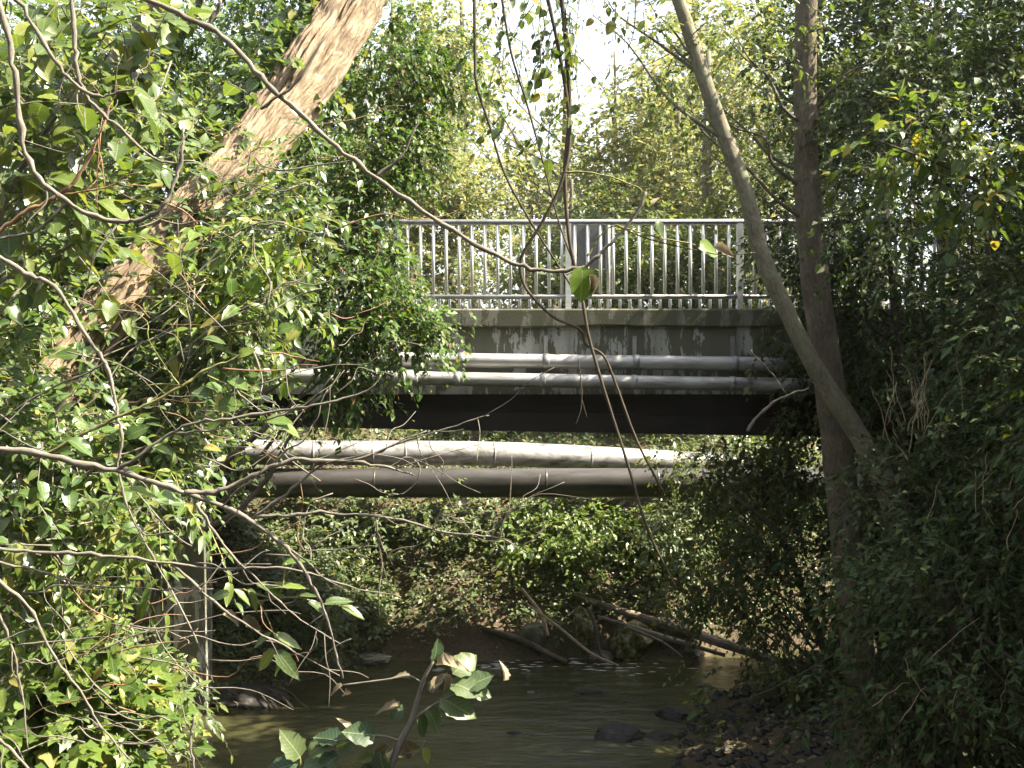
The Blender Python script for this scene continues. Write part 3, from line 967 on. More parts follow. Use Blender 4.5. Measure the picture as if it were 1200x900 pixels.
for k, (X, Y, hgt_, rad, n, ls, lab) in enumerate(right):
    z0 = hz(X, Y)
    rng = np.random.default_rng(300 + k)
    ns = 5
    tr = [(np.array([X, Y, z0 - .1]), .07), (np.array([X + .1, Y, z0 + hgt_ * .5]), .05), (np.array([X - .1, Y, z0 + hgt_ * .95]), .02)]
    bl = []
    for q in range(ns):
        f = (q + .6) / ns
        bl.append(((X + rng.normal(0, .25), Y + rng.normal(0, .25), z0 + f * hgt_), (rad * rng.uniform(.8, 1.15), rad * rng.uniform(.8, 1.1), hgt_ / ns * .75), int(n / ns)))
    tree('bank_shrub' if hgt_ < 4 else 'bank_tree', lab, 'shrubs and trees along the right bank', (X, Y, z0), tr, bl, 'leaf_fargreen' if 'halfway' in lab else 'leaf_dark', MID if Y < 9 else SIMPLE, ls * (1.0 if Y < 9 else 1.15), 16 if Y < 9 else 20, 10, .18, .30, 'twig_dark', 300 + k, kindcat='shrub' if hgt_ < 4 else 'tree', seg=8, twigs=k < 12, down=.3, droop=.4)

# unseen trees added around the photographer to block sky light and dim reflections
for k, (X, Y, h_, rad, n, lab) in enumerate([
        (6.2, 4.6, 4.6, 1.5, 60, 'unseen tree added beside the photographer on the right bank to block sky light'), (5.2, 1.0, 4.6, 1.7, 70, 'unseen tree added on the right bank just behind the photographer to block sky light'),
        (2.5, -5.5, 11, 2.6, 80, 'unseen big tree added behind the photographer, right of the stream, to block sky light'), (-3, -6.5, 11, 2.6, 80, 'unseen big tree added behind the photographer, left of the stream, to block sky light'),
        (-6.5, -1.5, 8, 2.0, 70, 'unseen tree added behind the photographer on the left bank to block sky light'), (7.5, -3.5, 11, 2.4, 70, 'unseen big tree added far behind the photographer at right to block sky light'), (-0.2, -9, 12, 2.8, 80, 'unseen big tree added farthest behind the photographer to block sky light')]):
    z0 = hz(X, Y)
    rng = np.random.default_rng(700 + k)
    tree('background_tree', lab, 'unseen trees added behind the photographer', (X, Y, z0), [(np.array([X, Y, z0 - .1]), .2), (np.array([X, Y, z0 + h_ * .5]), .14), (np.array([X, Y, z0 + h_ * .95]), .04)],
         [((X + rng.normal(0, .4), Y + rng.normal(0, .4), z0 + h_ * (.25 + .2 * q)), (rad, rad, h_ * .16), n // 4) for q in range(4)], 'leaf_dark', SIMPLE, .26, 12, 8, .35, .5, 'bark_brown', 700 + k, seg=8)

# shrubs that lean out over the stream from the right, in front of the far bank
tree('overhanging_shrub', 'dark green shrub hanging over the stream left of the straight trunk', 'shrubs and trees along the right bank', (3.2, 11.6, hz(3.2, 11.6)),
     [(np.array([3.4, 11.6, hz(3.4, 11.6)]), .05), (at(920, 640, 11.7), .035), (at(860, 580, 11.8), .02)],
     [B(890, 600, 11.8, 55, 45, .5, 16), B(850, 660, 11.9, 50, 45, .4, 12), B(910, 690, 11.8, 45, 60, .5, 14), B(840, 570, 12.4, 30, 22, .3, 5), B(925, 540, 11.9, 30, 35, .4, 8), B(930, 470, 11.9, 25, 35, .3, 6), B(930, 400, 11.9, 18, 35, .3, 5), B(800, 690, 12.4, 25, 35, .3, 4), B(930, 760, 11.4, 40, 30, .4, 7), B(875, 545, 12.6, 40, 30, .3, 9), B(900, 575, 12.2, 40, 30, .3, 8), B(815, 540, 14.6, 38, 14, .3, 7), B(850, 560, 14, 25, 25, .3, 6)],
     'leaf_fargreen', MID, .068, 12, 9, .14, .26, 'twig_dark', 331, kindcat='shrub', seg=8, twigs=True, down=.4, droop=.5, crown='foliage')
tree('hazel_branches', 'yellowish hazel like sprays reaching in from the right edge', None, at(1260, 330, 7.2),
     [(at(1330, 420, 7.2), .03), (at(1230, 260, 7.2), .022), (at(1130, 205, 7.2), .012), (at(1030, 165, 7.2), .006)],
     [B(1060, 175, 7.2, 60, 22, .2, 6), B(1140, 170, 7.1, 60, 30, .25, 8), B(1180, 225, 7.1, 40, 40, .25, 7), B(1110, 235, 7.2, 50, 22, .25, 5), B(1090, 140, 7.2, 40, 16, .2, 4)],
     'leaf_yellow', BROAD, .075, 4, 7, .09, .24, 'twig_dark', 332, kindcat='branch', seg=8, nparts=220, tname='broad', twigs=True, down=.3)
tree('yellow_spray', 'thin twigs with a few yellow leaves hanging above the mud bank', None, at(960, 790, 9.6),
     [(at(990, 760, 9.6), .012), (at(920, 800, 9.6), .007), (at(850, 830, 9.6), .004), (at(800, 850, 9.6), .002)],
     [B(850, 800, 9.6, 55, 20, .2, 4), B(930, 800, 9.6, 45, 20, .2, 4), B(850, 845, 9.6, 40, 14, .15, 3), B(815, 800, 9.6, 20, 14, .15, 2)],
     'leaf_yellow', OVATE, .062, 2, 5, .07, .2, 'twig_dark', 333, kindcat='branch', seg=6, nparts=100, tname='ovate', twigs=True)
# sunlit dead stems standing among the right shrubs
rng = np.random.default_rng(41)
for (px, py, Y, n, hh, lab) in [(1070, 480, 7.2, 26, 60, 'clump of pale dry stems lit by the sun among dark right shrubs'), (1160, 590, 6.2, 10, 50, 'tangle of pale dry twigs near the right edge'), (1085, 790, 6.2, 8, 45, 'few pale dry twigs low in the dark right corner')]:
    c = at(px, py, Y)
    t = thing('dry_stems', lab, 'dead stems', c, 'dry stems in the right shrubs')
    for q in range(n):
        a = c + np.array([rng.normal(0, .13), rng.normal(0, .08), rng.normal(-.1, .1)])
        e = a + np.array([rng.normal(0, .09), rng.normal(-.03, .05), rng.uniform(.3, 1.3) * hh / FPX * Y])
        b = MB(); limb(rng, b, a, e, .003, .0012, .06, 4, 6, .07); b.build('stem', M['straw'], t)

# ------------------------------------------------------------------ far bank under the bridge
rng = np.random.default_rng(51)
n = 42000
X = rng.uniform(-6, 7, n); Y = rng.uniform(14.2, 19.5, n)
n3 = 6000; X[17000:17000 + n3] = rng.uniform(2.3, 5.2, n3); Y[17000:17000 + n3] = rng.uniform(11.3, 14.4, n3)
n2 = 8000; X[9000:9000 + n2] = rng.uniform(-6, -3.2, n2); Y[9000:9000 + n2] = rng.uniform(6, 12, n2)
X[:9000] = rng.uniform(-4.6, -1.6, 9000); Y[:9000] = rng.uniform(12.45, 15, 9000)
z = hgt(X, Y)
dens = fbm(np.stack([X * 1.1, Y * 1.1, 0 * X + 2], -1), 3)
ok = (dens > -.46 - .1 * np.abs(Y - 15) - .3 * (Y < 12.2) - .35 * (X < -1.2)) & (z > WATER + np.where(X < -1.2, .18, .22) + .22 * vnoise(np.stack([X, Y, 0 * X], -1)))
P = np.stack([X, Y, z + rng.uniform(.02, .22, n)], -1)[ok]
D = nrm(rng.normal(0, 1, P.shape) * np.array([1, 1, .4]) + np.array([0, -.5, .1]))
lv = spray_leaves(rng, P, D, np.full(len(P), .13), 3, .075, up=.8)
b = MB(); b.leaves(lv, SIMPLE)
o = b.build('ground_cover', M['leaf_bank'], kind='stuff'); tag(o, 'low leafy creepers covering the far bank under the bridge', 'ground cover')
bank = [
    (-2.4, 15.5, .6, .7, 20, 'leaf_bank', 'bluish green bush on the far bank below the left pipe ends'),
    (-.8, 15.8, .6, .8, 20, 'leaf_bank', 'green bush on the far bank under the middle of the pipes'),
    (.9, 15.6, .6, .8, 22, 'leaf_bright', 'sunlit yellow green bush on the far bank above the boulders'),
    (2.4, 15.5, .6, .7, 20, 'leaf_bank', 'green bush on the far bank above the fallen logs'),
    (-2.75, 13.5, .5, .45, 14, 'leaf_bank', 'low bush on the slope just right of the abutment corner'),
    (-3.9, 14.2, .9, .6, 24, 'leaf_bank', 'bush behind the abutment corner'),
    (3.9, 16.6, 1.6, .9, 36, 'leaf_bank', 'bush on the far bank behind the right end of the pipes'),
    (-.2, 18.9, 1.9, 1.2, 44, 'leaf_fargreen', 'bushes seen between girder and upper thick pipe, middle one'),
    (-2.9, 18.7, 1.9, 1.1, 40, 'leaf_fargreen', 'bushes seen between girder and upper thick pipe, left one'),
    (2.3, 19.2, 1.9, 1.2, 44, 'leaf_fargreen', 'bushes seen between girder and upper thick pipe, right one'),
]
for k, (X, Y, h_, rad, n, lm, lab) in enumerate(bank):
    z0 = hz(X, Y)
    rng = np.random.default_rng(500 + k)
    tree('bank_bush', lab, 'bushes on the far bank', (X, Y, z0), [(np.array([X, Y, z0 - .1]), .03), (np.array([X, Y, z0 + h_ * .5]), .02), (np.array([X + .1, Y - .1, z0 + h_ * .8]), .01)],
         [((X, Y, z0 + h_ * .45), (rad, rad * .8, h_ * .5), n), ((X - .4, Y - .5, z0 + .2), (rad * .9, rad * .6, .4), n // 3)],
         lm, MID, .085, 14, 9, .17, .28, 'twig_dark', 500 + k, kindcat='bush', seg=6, crown='foliage')
# litter
rng = np.random.default_rng(52)
n = 9000
X = rng.uniform(-5, 6, n); Y = rng.uniform(9.5, 18, n); z = hgt(X, Y)
ok = z > WATER + .06
P = np.stack([X, Y, z + .015], -1)[ok]
x = nrm(rng.normal(0, 1, P.shape) * np.array([1, 1, .25]))
zz = np.array([0, 0, 1.0]) + rng.normal(0, .35, P.shape)
zz = nrm(zz - x * np.sum(zz * x, -1, keepdims=True))
b = MB(); b.leaves((P, x, zz, rng.uniform(.04, .09, len(P))), OVATE)
o = b.build('leaf_litter', M['leaf_dead'], kind='stuff'); tag(o, 'brown fallen leaves scattered over the stream banks', 'leaf litter')


def rock_mesh(seed, r, mat, rough=.45, flat=1.0):
    import bmesh
    bm = bmesh.new()
    bmesh.ops.create_icosphere(bm, subdivisions=5 if max(r) > .12 else 3, radius=1)
    v = np.array([p.co[:] for p in bm.verts])
    f = np.array([[q.index for q in p.verts] for p in bm.faces])
    bm.free()
    dd = 1 + rough * fbm(v * 1.1 + seed * 7.1, 3) - rough * .55 * np.abs(fbm(v * 2.3 + seed, 5)) + .12 * fbm(v * 7 + seed, 4)
    for q in nrm(np.random.default_rng(seed).normal(0, 1, (9, 3))):      # broken faces
        h = (v * dd[:, None]) @ q
        dd = np.where(h > .72, dd * (.72 + (h - .72) * .25) / np.maximum(h, .1), dd)
    v = v * dd[:, None] * np.asarray(r)
    v[:, 2] *= flat
    b = MB(); b.add(v, f)
    return b


def rock(label, px, py, Y, r, mat, seed, group, rot=0):
    c = at(px, py, Y)
    o = rock_mesh(seed, r, mat).build('rock', M[mat])
    o.location = Vector(c); o.rotation_euler = (0, 0, rot)
    return tag(o, label, 'rock', group)


G1, G2 = 'boulders at the far bank', 'stones in the stream'
rock('pale boulder with a sunlit right face at the water edge of the far bank', 682, 738, 14.45, (.15, .2, .36), 'rock_moss', 1, G1)
rock('dark mossy boulder right of the pale one, under the fallen logs', 738, 752, 14.42, (.30, .3, .30), 'rock_moss', 2, G1, .5)
rock('rounded boulder half behind the leaning pale stick', 622, 750, 14.5, (.22, .25, .26), 'rock', 3, G1, 1)
rock('low grey stone at the water edge between the two mossy boulders', 705, 772, 14.3, (.18, .2, .12), 'rock', 4, G1)
rock('low stone at the foot of the fallen logs', 800, 762, 14.5, (.25, .25, .18), 'rock', 5, G1)
rock('flat slanted slab on the far bank right of the abutment', 432, 772, 14.2, (.30, .25, .10), 'rock', 6, G1)
rock('small grey stone in the far left water edge', 520, 775, 14.2, (.18, .16, .09), 'rock', 7, G1)
rock('flat dark stone just under the surface in mid stream', 690, 809, 12.85, (.21, .2, .05), 'rock_wet', 8, G2)
rock('jagged dark stone at the edge of the mud bank', 722, 862, 11.2, (.26, .2, .10), 'rock_wet', 9, G2)
rock('low black stone right of the jagged one', 775, 868, 11.15, (.22, .2, .07), 'rock_wet', 10, G2)
rock('black stone where the mud bank meets the water', 790, 838, 11.9, (.24, .2, .10), 'rock_wet', 11, G2)
rock('tiny dark stone left in mid stream', 604, 860, 11.3, (.10, .08, .035), 'rock_wet', 12, G2)
rock('tiny dark stone near the far riffle', 614, 791, 13.6, (.07, .08, .04), 'rock_wet', 13, G2)
rock('small pale stone breaking the surface in mid stream', 622, 812, 12.8, (.06, .06, .03), 'rock', 14, G2)
rock('dark stone up on the mud bank', 850, 845, 11.7, (.28, .22, .12), 'rock_wet', 15, G2)
rock('dark stone low on the mud bank near the bottom edge', 830, 885, 10.7, (.20, .16, .09), 'rock_wet', 16, G2)
rock('dark wide stone in the shallow water near the right bank', 830, 808, 13.0, (.2, .15, .05), 'rock_wet', 17, G2)
rng = np.random.default_rng(61)
b = MB()
for k in range(900):
    x = rng.uniform(1.2, 4); y = rng.uniform(9.8, 13.5); zz = hz(x, y)
    if not (WATER - .03 < zz < WATER + .6):
        continue
    r = rng.uniform(.02, .07)
    v = nrm(rng.normal(0, 1, (8, 3)))
    v = np.array([(1, 0, 0), (-1, 0, 0), (0, 1, 0), (0, -1, 0), (0, 0, .7), (0, 0, -.7)]) * rng.uniform(.6, 1.2, (6, 1))
    b.add(v * r + np.array([x, y, zz + r * .3]), np.array([(0, 2, 4), (2, 1, 4), (1, 3, 4), (3, 0, 4), (2, 0, 5), (1, 2, 5), (3, 1, 5), (0, 3, 5)]))
o = b.build('gravel', M['rock_wet'], kind='stuff', smooth=False); tag(o, 'dark gravel and pebbles on the mud bank at right', 'gravel')
# foam of the riffle
b = MB()
for k in range(70):
    x = rng.uniform(-1.4, 2.9)
    if rng.random() < .5: x = rng.uniform(-.6, 1.2)
    y = 13.95 + rng.normal(0, .16) - .1 * abs(x - .4)
    a = np.linspace(0, 2 * math.pi, 9)[:-1]
    ln, wd = rng.uniform(.02, .11), rng.uniform(.003, .008)
    v = np.stack([x + ln * np.cos(a), y + wd * np.sin(a), np.full(8, WATER + .014)], -1)
    v = np.concatenate([v, [[x, y, WATER + .022]]])
    b.add(v, np.array([(q, (q + 1) % 8, 8) for q in range(8)]))
o = b.build('foam', M['foam'], kind='stuff'); tag(o, 'white foam flecks of the small riffle below the far bank', 'foam')

# logs, roots and sticks at the far bank
def stick(name, label, pts, r, mat, group=None, seg=10, cat_='log', rough=.2):
    P_, R_ = smooth([at(*p) for p in pts], r, 6)
    o = None
    b = MB(); b.tube(P_, R_, seg, rough=rough, freq=6)
    b2 = MB()
    c = P_.mean(0)
    b2.v, b2.f, b2.t, b2.n = [v - c for v in b.v], b.f, b.t, b.n
    o = b2.build(name, M[mat]); o.location = Vector(c)
    return tag(o, label, cat_, group)
GL = 'fallen logs and sticks at the far bank'
stick('fallen_log', 'long pale fallen log, upper of two, sloping down to the right', [(672, 698, 14.75), (760, 726, 14.5), (830, 748, 14.25), (900, 772, 13.9)], [.03, .055, .065, .045], 'log', GL, 14)
stick('fallen_log', 'thinner fallen log lying just below the long pale one', [(700, 722, 14.45), (770, 744, 14.2), (850, 768, 13.95)], [.02, .035, .025], 'log', GL, 12)
stick('fallen_log', 'dark root slanting into the water at the far bank', [(560, 735, 14.5), (610, 750, 14.35), (640, 765, 14.2), (664, 776, 14.1)], [.03, .045, .04, .03], 'bark_brown', GL, 12)
stick('fallen_log', 'short pale log at the right water edge under the dark shrub', [(855, 755, 14), (890, 768, 13.7), (925, 778, 13.4)], [.04, .05, .035], 'log', GL, 10)
stick('stick', 'pale sunlit stick leaning across the boulders into the water', [(618, 708, 14.3), (655, 735, 14.1), (692, 765, 13.9), (725, 780, 13.8)], [.012, .018, .018, .014], 'straw', GL, 8, 'stick')
stick('stick', 'thick pale stick standing between the boulders', [(612, 690, 14.4), (634, 720, 14.25), (642, 745, 14.15)], [.014, .03, .02], 'straw', GL, 8, 'stick')
stick('stick', 'forked dark root hanging in front of the pale boulder', [(690, 712, 14.1), (698, 735, 14.0), (703, 765, 13.95), (715, 776, 13.9)], [.03, .025, .02, .02], 'bark_brown', GL, 8, 'stick')
stick('stick', 'thin branch lying over the boulders below the logs', [(735, 735, 14.1), (775, 752, 14.0), (800, 770, 13.9)], [.02, .018, .01], 'twig', GL, 6, 'stick')
# root mound right of the abutment
mo = thing('root_mound', 'dark clump of washed out roots at the water beside the abutment corner', 'roots', at(300, 830, 12.4))
bq = rock_mesh(31, (.5, .35, .22), 'soil'); c = at(292, 822, 12.5)
bq.v = [v + c for v in bq.v]; bq.build('earth', M['rock_wet'], mo)
rng = np.random.default_rng(71)
for k in range(34):
    a = c + np.array([rng.uniform(-.45, .3), rng.uniform(-.3, 0), rng.uniform(.05, .22)])
    e = a + np.array([rng.uniform(.1, .5), rng.uniform(-.25, 0), rng.uniform(-.35, -.15)])
    b = MB(); limb(rng, b, a, e, rng.uniform(.006, .016), .004, .08, 5, 5, .15); b.build('root', M['bark_brown'], mo)
# lichen trunk at the left in front of the abutment
tree('lichen_tree', 'thin trunk with yellow lichen standing before the dark abutment', None, (-4.15, 11.2, hz(-4.15, 11.2)),
     [(at(106, 830, 11.0), .08), (at(112, 740, 11.0), .075), (at(108, 660, 11), .07), (at(98, 560, 11), .06), (at(85, 430, 11), .05)],
     [B(90, 440, 11, 80, 60, .5, 10)], 'leaf_ivy', HEART, .06, 6, 7, .15, .25, 'bark_lichen', 81, seg=12)

# ------------------------------------------------------------------ left bank shrubs
GS = 'shrubs on the left bank'
tree('near_shrub', 'near shrub with large dull green leaves filling the upper left corner', GS, (-3.2, 4.6, hz(-3.2, 4.6)),
     [(np.array([-3.4, 4.6, hz(-3.4, 4.6)]), .03), (at(-60, 500, 4.6), .022), (at(0, 250, 4.6), .014), (at(90, 100, 4.6), .006)],
     [B(60, 50, 4.7, 110, 60, .5, 9), B(150, 50, 4.9, 70, 50, .5, 5), B(20, 170, 4.5, 60, 70, .5, 6), B(80, 170, 4.8, 50, 45, .5, 4), B(20, 290, 4.6, 60, 40, .4, 3)],
     'leaf_near', BROAD, .098, 7, 6, .15, .28, 'twig', 401, kindcat='shrub', seg=8, nparts=290, tname='broad', twigs=True, twm='twig', crown='foliage')
tree('leafy_shrub', 'sunlit leafy shrub around the foot of the leaning trunk', GS, (-3.9, 6.2, hz(-3.9, 6.2)),
     [(np.array([-3.9, 6.2, hz(-3.9, 6.2)]), .035), (at(-30, 650, 6.3), .03), (at(60, 480, 6.3), .018), (at(130, 380, 6.3), .008)],
     [B(20, 350, 5.9, 50, 60, .4, 12), B(60, 280, 6.2, 60, 50, .4, 10), B(120, 210, 6.6, 70, 50, .4, 10), B(170, 120, 7, 70, 60, .4, 10), B(60, 120, 6.6, 70, 70, .4, 10), B(290, 330, 6.6, 60, 50, .4, 10), B(225, 385, 6.5, 60, 40, .3, 9), B(150, 500, 6.3, 60, 50, .4, 12), B(40, 600, 6.3, 80, 60, .5, 16), B(15, 500, 5.0, 45, 45, .2, 9), B(20, 560, 4.9, 50, 35, .2, 8), B(60, 445, 5.4, 35, 30, .12, 5), B(130, 560, 6.6, 60, 50, .5, 9), B(300, 250, 6.6, 50, 40, .4, 8), B(190, 470, 6.7, 60, 50, .4, 7)],
     'leaf_ivy', OVATE, .07, 13, 8, .15, .25, 'twig', 402, kindcat='shrub', seg=8, nparts=290, tname='ovate', twigs=True, twm='twig', up=.55, crown='foliage')
tree('slender_leaf_shrub', 'shrub with long narrow leaves mixed into the sunlit bushes at the left edge', GS, (-3.3, 5.4, hz(-3.3, 5.4)),
     [(np.array([-3.3, 5.4, hz(-3.3, 5.4)]), .025), (at(-40, 640, 5.4), .018), (at(40, 520, 5.4), .010), (at(110, 420, 5.4), .004)],
     [B(20, 430, 5.4, 60, 40, .3, 5), B(110, 640, 5.6, 60, 40, .3, 7), B(20, 690, 5.3, 50, 50, .3, 6), B(250, 345, 5.8, 60, 40, .3, 6), B(180, 560, 5.6, 40, 30, .3, 4), B(300, 290, 6.0, 50, 30, .3, 4)],
     'leaf_bright', LANCE, .095, 7, 9, .12, .28, 'twig', 405, kindcat='shrub', seg=8, nparts=200, tname='lance', twigs=True, twm='twig_green', up=.6, droop=.5, crown='foliage')
tree('bright_shrub', 'bright lobed leaf shrub in the lower left corner', GS, (-3.6, 7.0, hz(-3.6, 7.0)),
     [(np.array([-3.8, 7.0, hz(-3.8, 7.0)]), .03), (at(20, 850, 6.9), .02), (at(60, 770, 6.8), .008)],
     [B(40, 840, 6.6, 90, 60, .5, 22), B(120, 850, 6.7, 60, 50, .4, 12), B(40, 760, 6.8, 60, 35, .4, 10), B(60, 900, 6.4, 110, 40, .5, 14), B(110, 780, 6.9, 50, 25, .3, 6)],
     'leaf_bright', LOBED, .085, 9, 7, .13, .22, 'twig', 403, kindcat='shrub', seg=8, nparts=290, tname='lobed', twigs=True, twm='twig', crown='foliage')
tree('drooping_shrub', 'shrub with drooping leaves before the foot of the abutment', GS, (-3.6, 8.6, hz(-3.6, 8.6)),
     [(np.array([-3.7, 8.6, hz(-3.7, 8.6)]), .03), (at(110, 800, 8.6), .02), (at(160, 775, 8.5), .01)],
     [B(160, 800, 8.4, 45, 35, .35, 12), B(185, 820, 8.4, 30, 30, .3, 7), B(120, 800, 8.5, 40, 35, .35, 8)],
     'leaf_near', LANCE, .085, 6, 9, .1, .26, 'twig', 404, kindcat='shrub', seg=8, nparts=200, tname='lance', twigs=True, twm='twig', down=.5, droop=.7, crown='foliage')
tree('bank_shrub', 'ivy hung bush above the abutment corner', GS, (-4.6, 11.6, hz(-4.6, 11.6)), [(np.array([-4.9, 11.7, hz(-4.9, 11.7)]), .06), (at(80, 560, 11.5), .04), (at(170, 500, 11.4), .015)],
     [B(180, 520, 11.4, 70, 40, .4, 14), B(110, 560, 11.4, 60, 60, .4, 14), B(200, 460, 11.4, 70, 50, .4, 12), B(280, 470, 11.4, 50, 40, .3, 8), B(195, 575, 11.5, 25, 25, .2, 4)],
     'leaf_maple', MID, .07, 14, 9, .16, .27, 'twig_dark', 439, kindcat='shrub', seg=8, twigs=True, twm='twig', down=.4, droop=.5, crown='foliage')
tree('bank_tree', 'dense green tree behind the top of the leaning trunk', GS, (-5.6, 11.5, hz(-5.6, 11.5)), [(np.array([-5.6, 11.5, hz(-5.6, 11.5)]), .14), (at(60, 200, 11.5), .1), (at(200, 60, 11.5), .05), (at(260, -60, 11.5), .02)],
     [B(250, 40, 11.5, 100, 70, .6, 26), B(180, 110, 11.5, 80, 70, .6, 16), B(330, 60, 11.8, 60, 70, .5, 14), B(255, 260, 11.8, 60, 70, .5, 16), B(120, 20, 11.5, 80, 60, .6, 14), B(350, 170, 11.8, 50, 60, .4, 9)],
     'leaf_maple', MID, .075, 14, 9, .17, .28, 'bark_brown', 438, seg=10, twigs=True, down=.3, droop=.4)
fill = [(-5.4, 8.6, 3.6, 1.1, 70, 'leaf_ivy', 'bushy mass behind the foot of the leaning trunk'),
        (-5.2, 10.8, 4.6, 1.1, 70, 'leaf_maple', 'bushy tree in front of the left bridge end'),
        (-6.3, 7.4, 5.5, 1.2, 80, 'leaf_maple', 'tall bush at the left edge behind the leaning trunk'),
        (-4.5, 8.0, 5.8, .9, 70, 'leaf_maple', 'tall green bush behind the upper leaning trunk')]
for k, (X, Y, h_, rad, n, lm, lab) in enumerate(fill):
    z0 = hz(X, Y)
    rng = np.random.default_rng(440 + k)
    bl = [((X + rng.normal(0, .2), Y + rng.normal(0, .2), z0 + (q + .6) / 4 * h_), (rad * rng.uniform(.8, 1.15), rad, h_ / 4 * .75), n // 4) for q in range(4)]
    tree('bank_shrub', lab, GS, (X, Y, z0), [(np.array([X, Y, z0 - .1]), .06), (np.array([X + .1, Y, z0 + h_ * .5]), .04), (np.array([X, Y, z0 + h_ * .9]), .015)], bl, lm, MID, .078, 16, 9, .19, .28, 'twig_dark', 440 + k, kindcat='shrub', seg=8, twigs=True, twm='twig', crown='foliage')

# ------------------------------------------------------------------ bare branches in front
def branch(label, mat, segs, group='bare branches in front of the left bank', name='bare_branch', twigs=0, seed=0):
    """segs: list of ([(px, py, Y), ...], r_start, r_end)"""
    rng = np.random.default_rng(seed)
    t = thing(name, label, 'branch', at(*segs[0][0][0]), group)
    for q, (pts, r0, r1) in enumerate(segs):
        P_ = np.array([at(*p) for p in pts])
        P_, R_ = smooth(P_, np.linspace(r0, r1, len(pts)), 6)
        P_[1:-1] = wob(rng, P_ * 3, .012)[1:-1] - P_[1:-1] * 2 if len(P_) > 2 else P_
        P_[1:-1] += .45 * np.minimum(R_[1:-1], .006)[:, None] * rng.normal(0, 1, (len(P_) - 2, 3))
        R_ = R_ * (1 + .22 * np.clip(rng.normal(0, 1, len(R_)), -1, 1.6))
        b = MB(); b.tube(P_, R_, 8, rough=.3, freq=40)
        b.build('main_stem' if q == 0 else 'side_branch', M[mat], t)
        for k in range(twigs):
            j = int(rng.integers(len(P_) // 4, len(P_) - 1))
            d = nrm(P_[min(j + 1, len(P_) - 1)] - P_[j - 1])
            dd = nrm(d * .6 + rng.normal(0, .7, 3) * np.array([1, .6, 1]))
            ln = rng.uniform(.08, .3)
            b = MB(); limb(rng, b, P_[j], P_[j] + dd * ln, max(R_[j] * .5, .0018), .001, 0, 5, 4, .2)
            b.build('twig', M[mat], t)
    return t


def Yc(Y, pts): return [(x, y, Y) for x, y in pts]


branch('long smooth grey branch arching from the top left down across the railing', 'twig', [
    (Yc(3.0, [(120, -25), (200, 12), (262, 45), (305, 90), (345, 128), (395, 172), (440, 208), (520, 262), (590, 303), (635, 318), (680, 312), (712, 288), (745, 250), (757, 225)]), .0088, .004),
    (Yc(3.0, [(240, 32), (255, 12), (262, -10)]), .006, .004),
    (Yc(3.0, [(305, 128), (345, 100), (385, 40)]), .004, .003),
    (Yc(3.0, [(440, 208), (470, 180), (490, 140)]), .005, .002)], seed=1)
branch('dark thin branch curving down the upper left edge', 'twig', [
    (Yc(2.8, [(-6, -20), (8, 40), (20, 110), (34, 190), (70, 230), (110, 252), (150, 258), (185, 245), (203, 215), (212, 180), (215, 150)]), .0075, .004),
    (Yc(2.8, [(82, 236), (45, 270), (0, 278), (-30, 280)]), .004, .003)], twigs=3, seed=2)
branch('twisting branch from the top edge across the upper left leaves', 'twig', [
    (Yc(3.2, [(10, -20), (40, 35), (75, 85), (100, 108), (130, 110), (160, 102)]), .007, .003),
    (Yc(3.25, [(84, -20), (87, 40), (90, 85), (105, 118), (140, 150), (190, 190), (228, 189)]), .007, .003)], twigs=3, seed=3)
branch('reddish thorny stem rising to the right near the left edge', 'twig_red', [
    (Yc(3.4, [(-20, 285), (30, 250), (62, 232), (85, 212), (105, 185), (122, 150), (130, 120)]), .0065, .003),
    (Yc(3.4, [(62, 232), (110, 222), (150, 210)]), .003, .0015)], twigs=5, seed=4)
branch('mossy branch entering at mid left and sinking to the right over the pipes', 'twig', [
    (Yc(3.6, [(-30, 518), (0, 525), (60, 535), (138, 553), (200, 572), (270, 597), (310, 622), (345, 655), (372, 700), (388, 742), (402, 795)]), .0120, .003),
    (Yc(3.6, [(215, 578), (260, 574), (305, 553), (345, 541), (400, 541), (450, 548), (485, 557)]), .0095, .003),
    (Yc(3.6, [(138, 552), (175, 525), (215, 500), (260, 492), (330, 480), (385, 471), (430, 458), (446, 440)]), .0065, .002),
    (Yc(3.6, [(205, 508), (250, 505), (300, 496), (345, 480), (372, 462), (390, 440)]), .004, .002),
    (Yc(3.6, [(300, 606), (350, 604), (400, 604), (450, 606), (510, 620), (560, 627), (590, 632), (618, 648)]), .0055, .0018),
    (Yc(3.6, [(295, 608), (340, 575), (375, 548), (430, 535), (500, 505)]), .0055, .002),
    (Yc(3.6, [(440, 605), (448, 640), (460, 662)]), .003, .001),
    (Yc(3.6, [(510, 620), (514, 606), (521, 598)]), .003, .0015), (Yc(3.6, [(585, 630), (594, 605), (614, 590)]), .003, .0015),
    (Yc(3.6, [(400, 545), (440, 530), (480, 515), (545, 495), (573, 487)]), .0035, .0015),
    (Yc(3.6, [(455, 548), (478, 535), (492, 550), (475, 577), (458, 578)]), .003, .0015)], twigs=4, seed=5)
branch('yellowish stem with a broken knot slanting up through the left leaves', 'twig_green', [
    (Yc(3.8, [(40, 540), (90, 512), (130, 494), (170, 476), (212, 452), (242, 432), (275, 420), (300, 402)]), .006, .0035),
    (Yc(3.8, [(210, 452), (200, 438), (192, 430)]), .003, .002)], twigs=2, seed=6)
branch('dark stem hanging down from the fork of the leaning trunk', 'twig', [
    (Yc(4.2, [(-10, 295), (30, 320), (62, 335), (98, 388), (125, 425), (136, 470), (142, 510), (139, 548), (152, 595), (180, 650), (215, 720), (250, 800)]), .0095, .003),
    (Yc(4.2, [(125, 425), (100, 435), (50, 460), (0, 492)]), .006, .003),
    (Yc(4.2, [(140, 548), (190, 610), (225, 640)]), .004, .002)], twigs=4, seed=7)
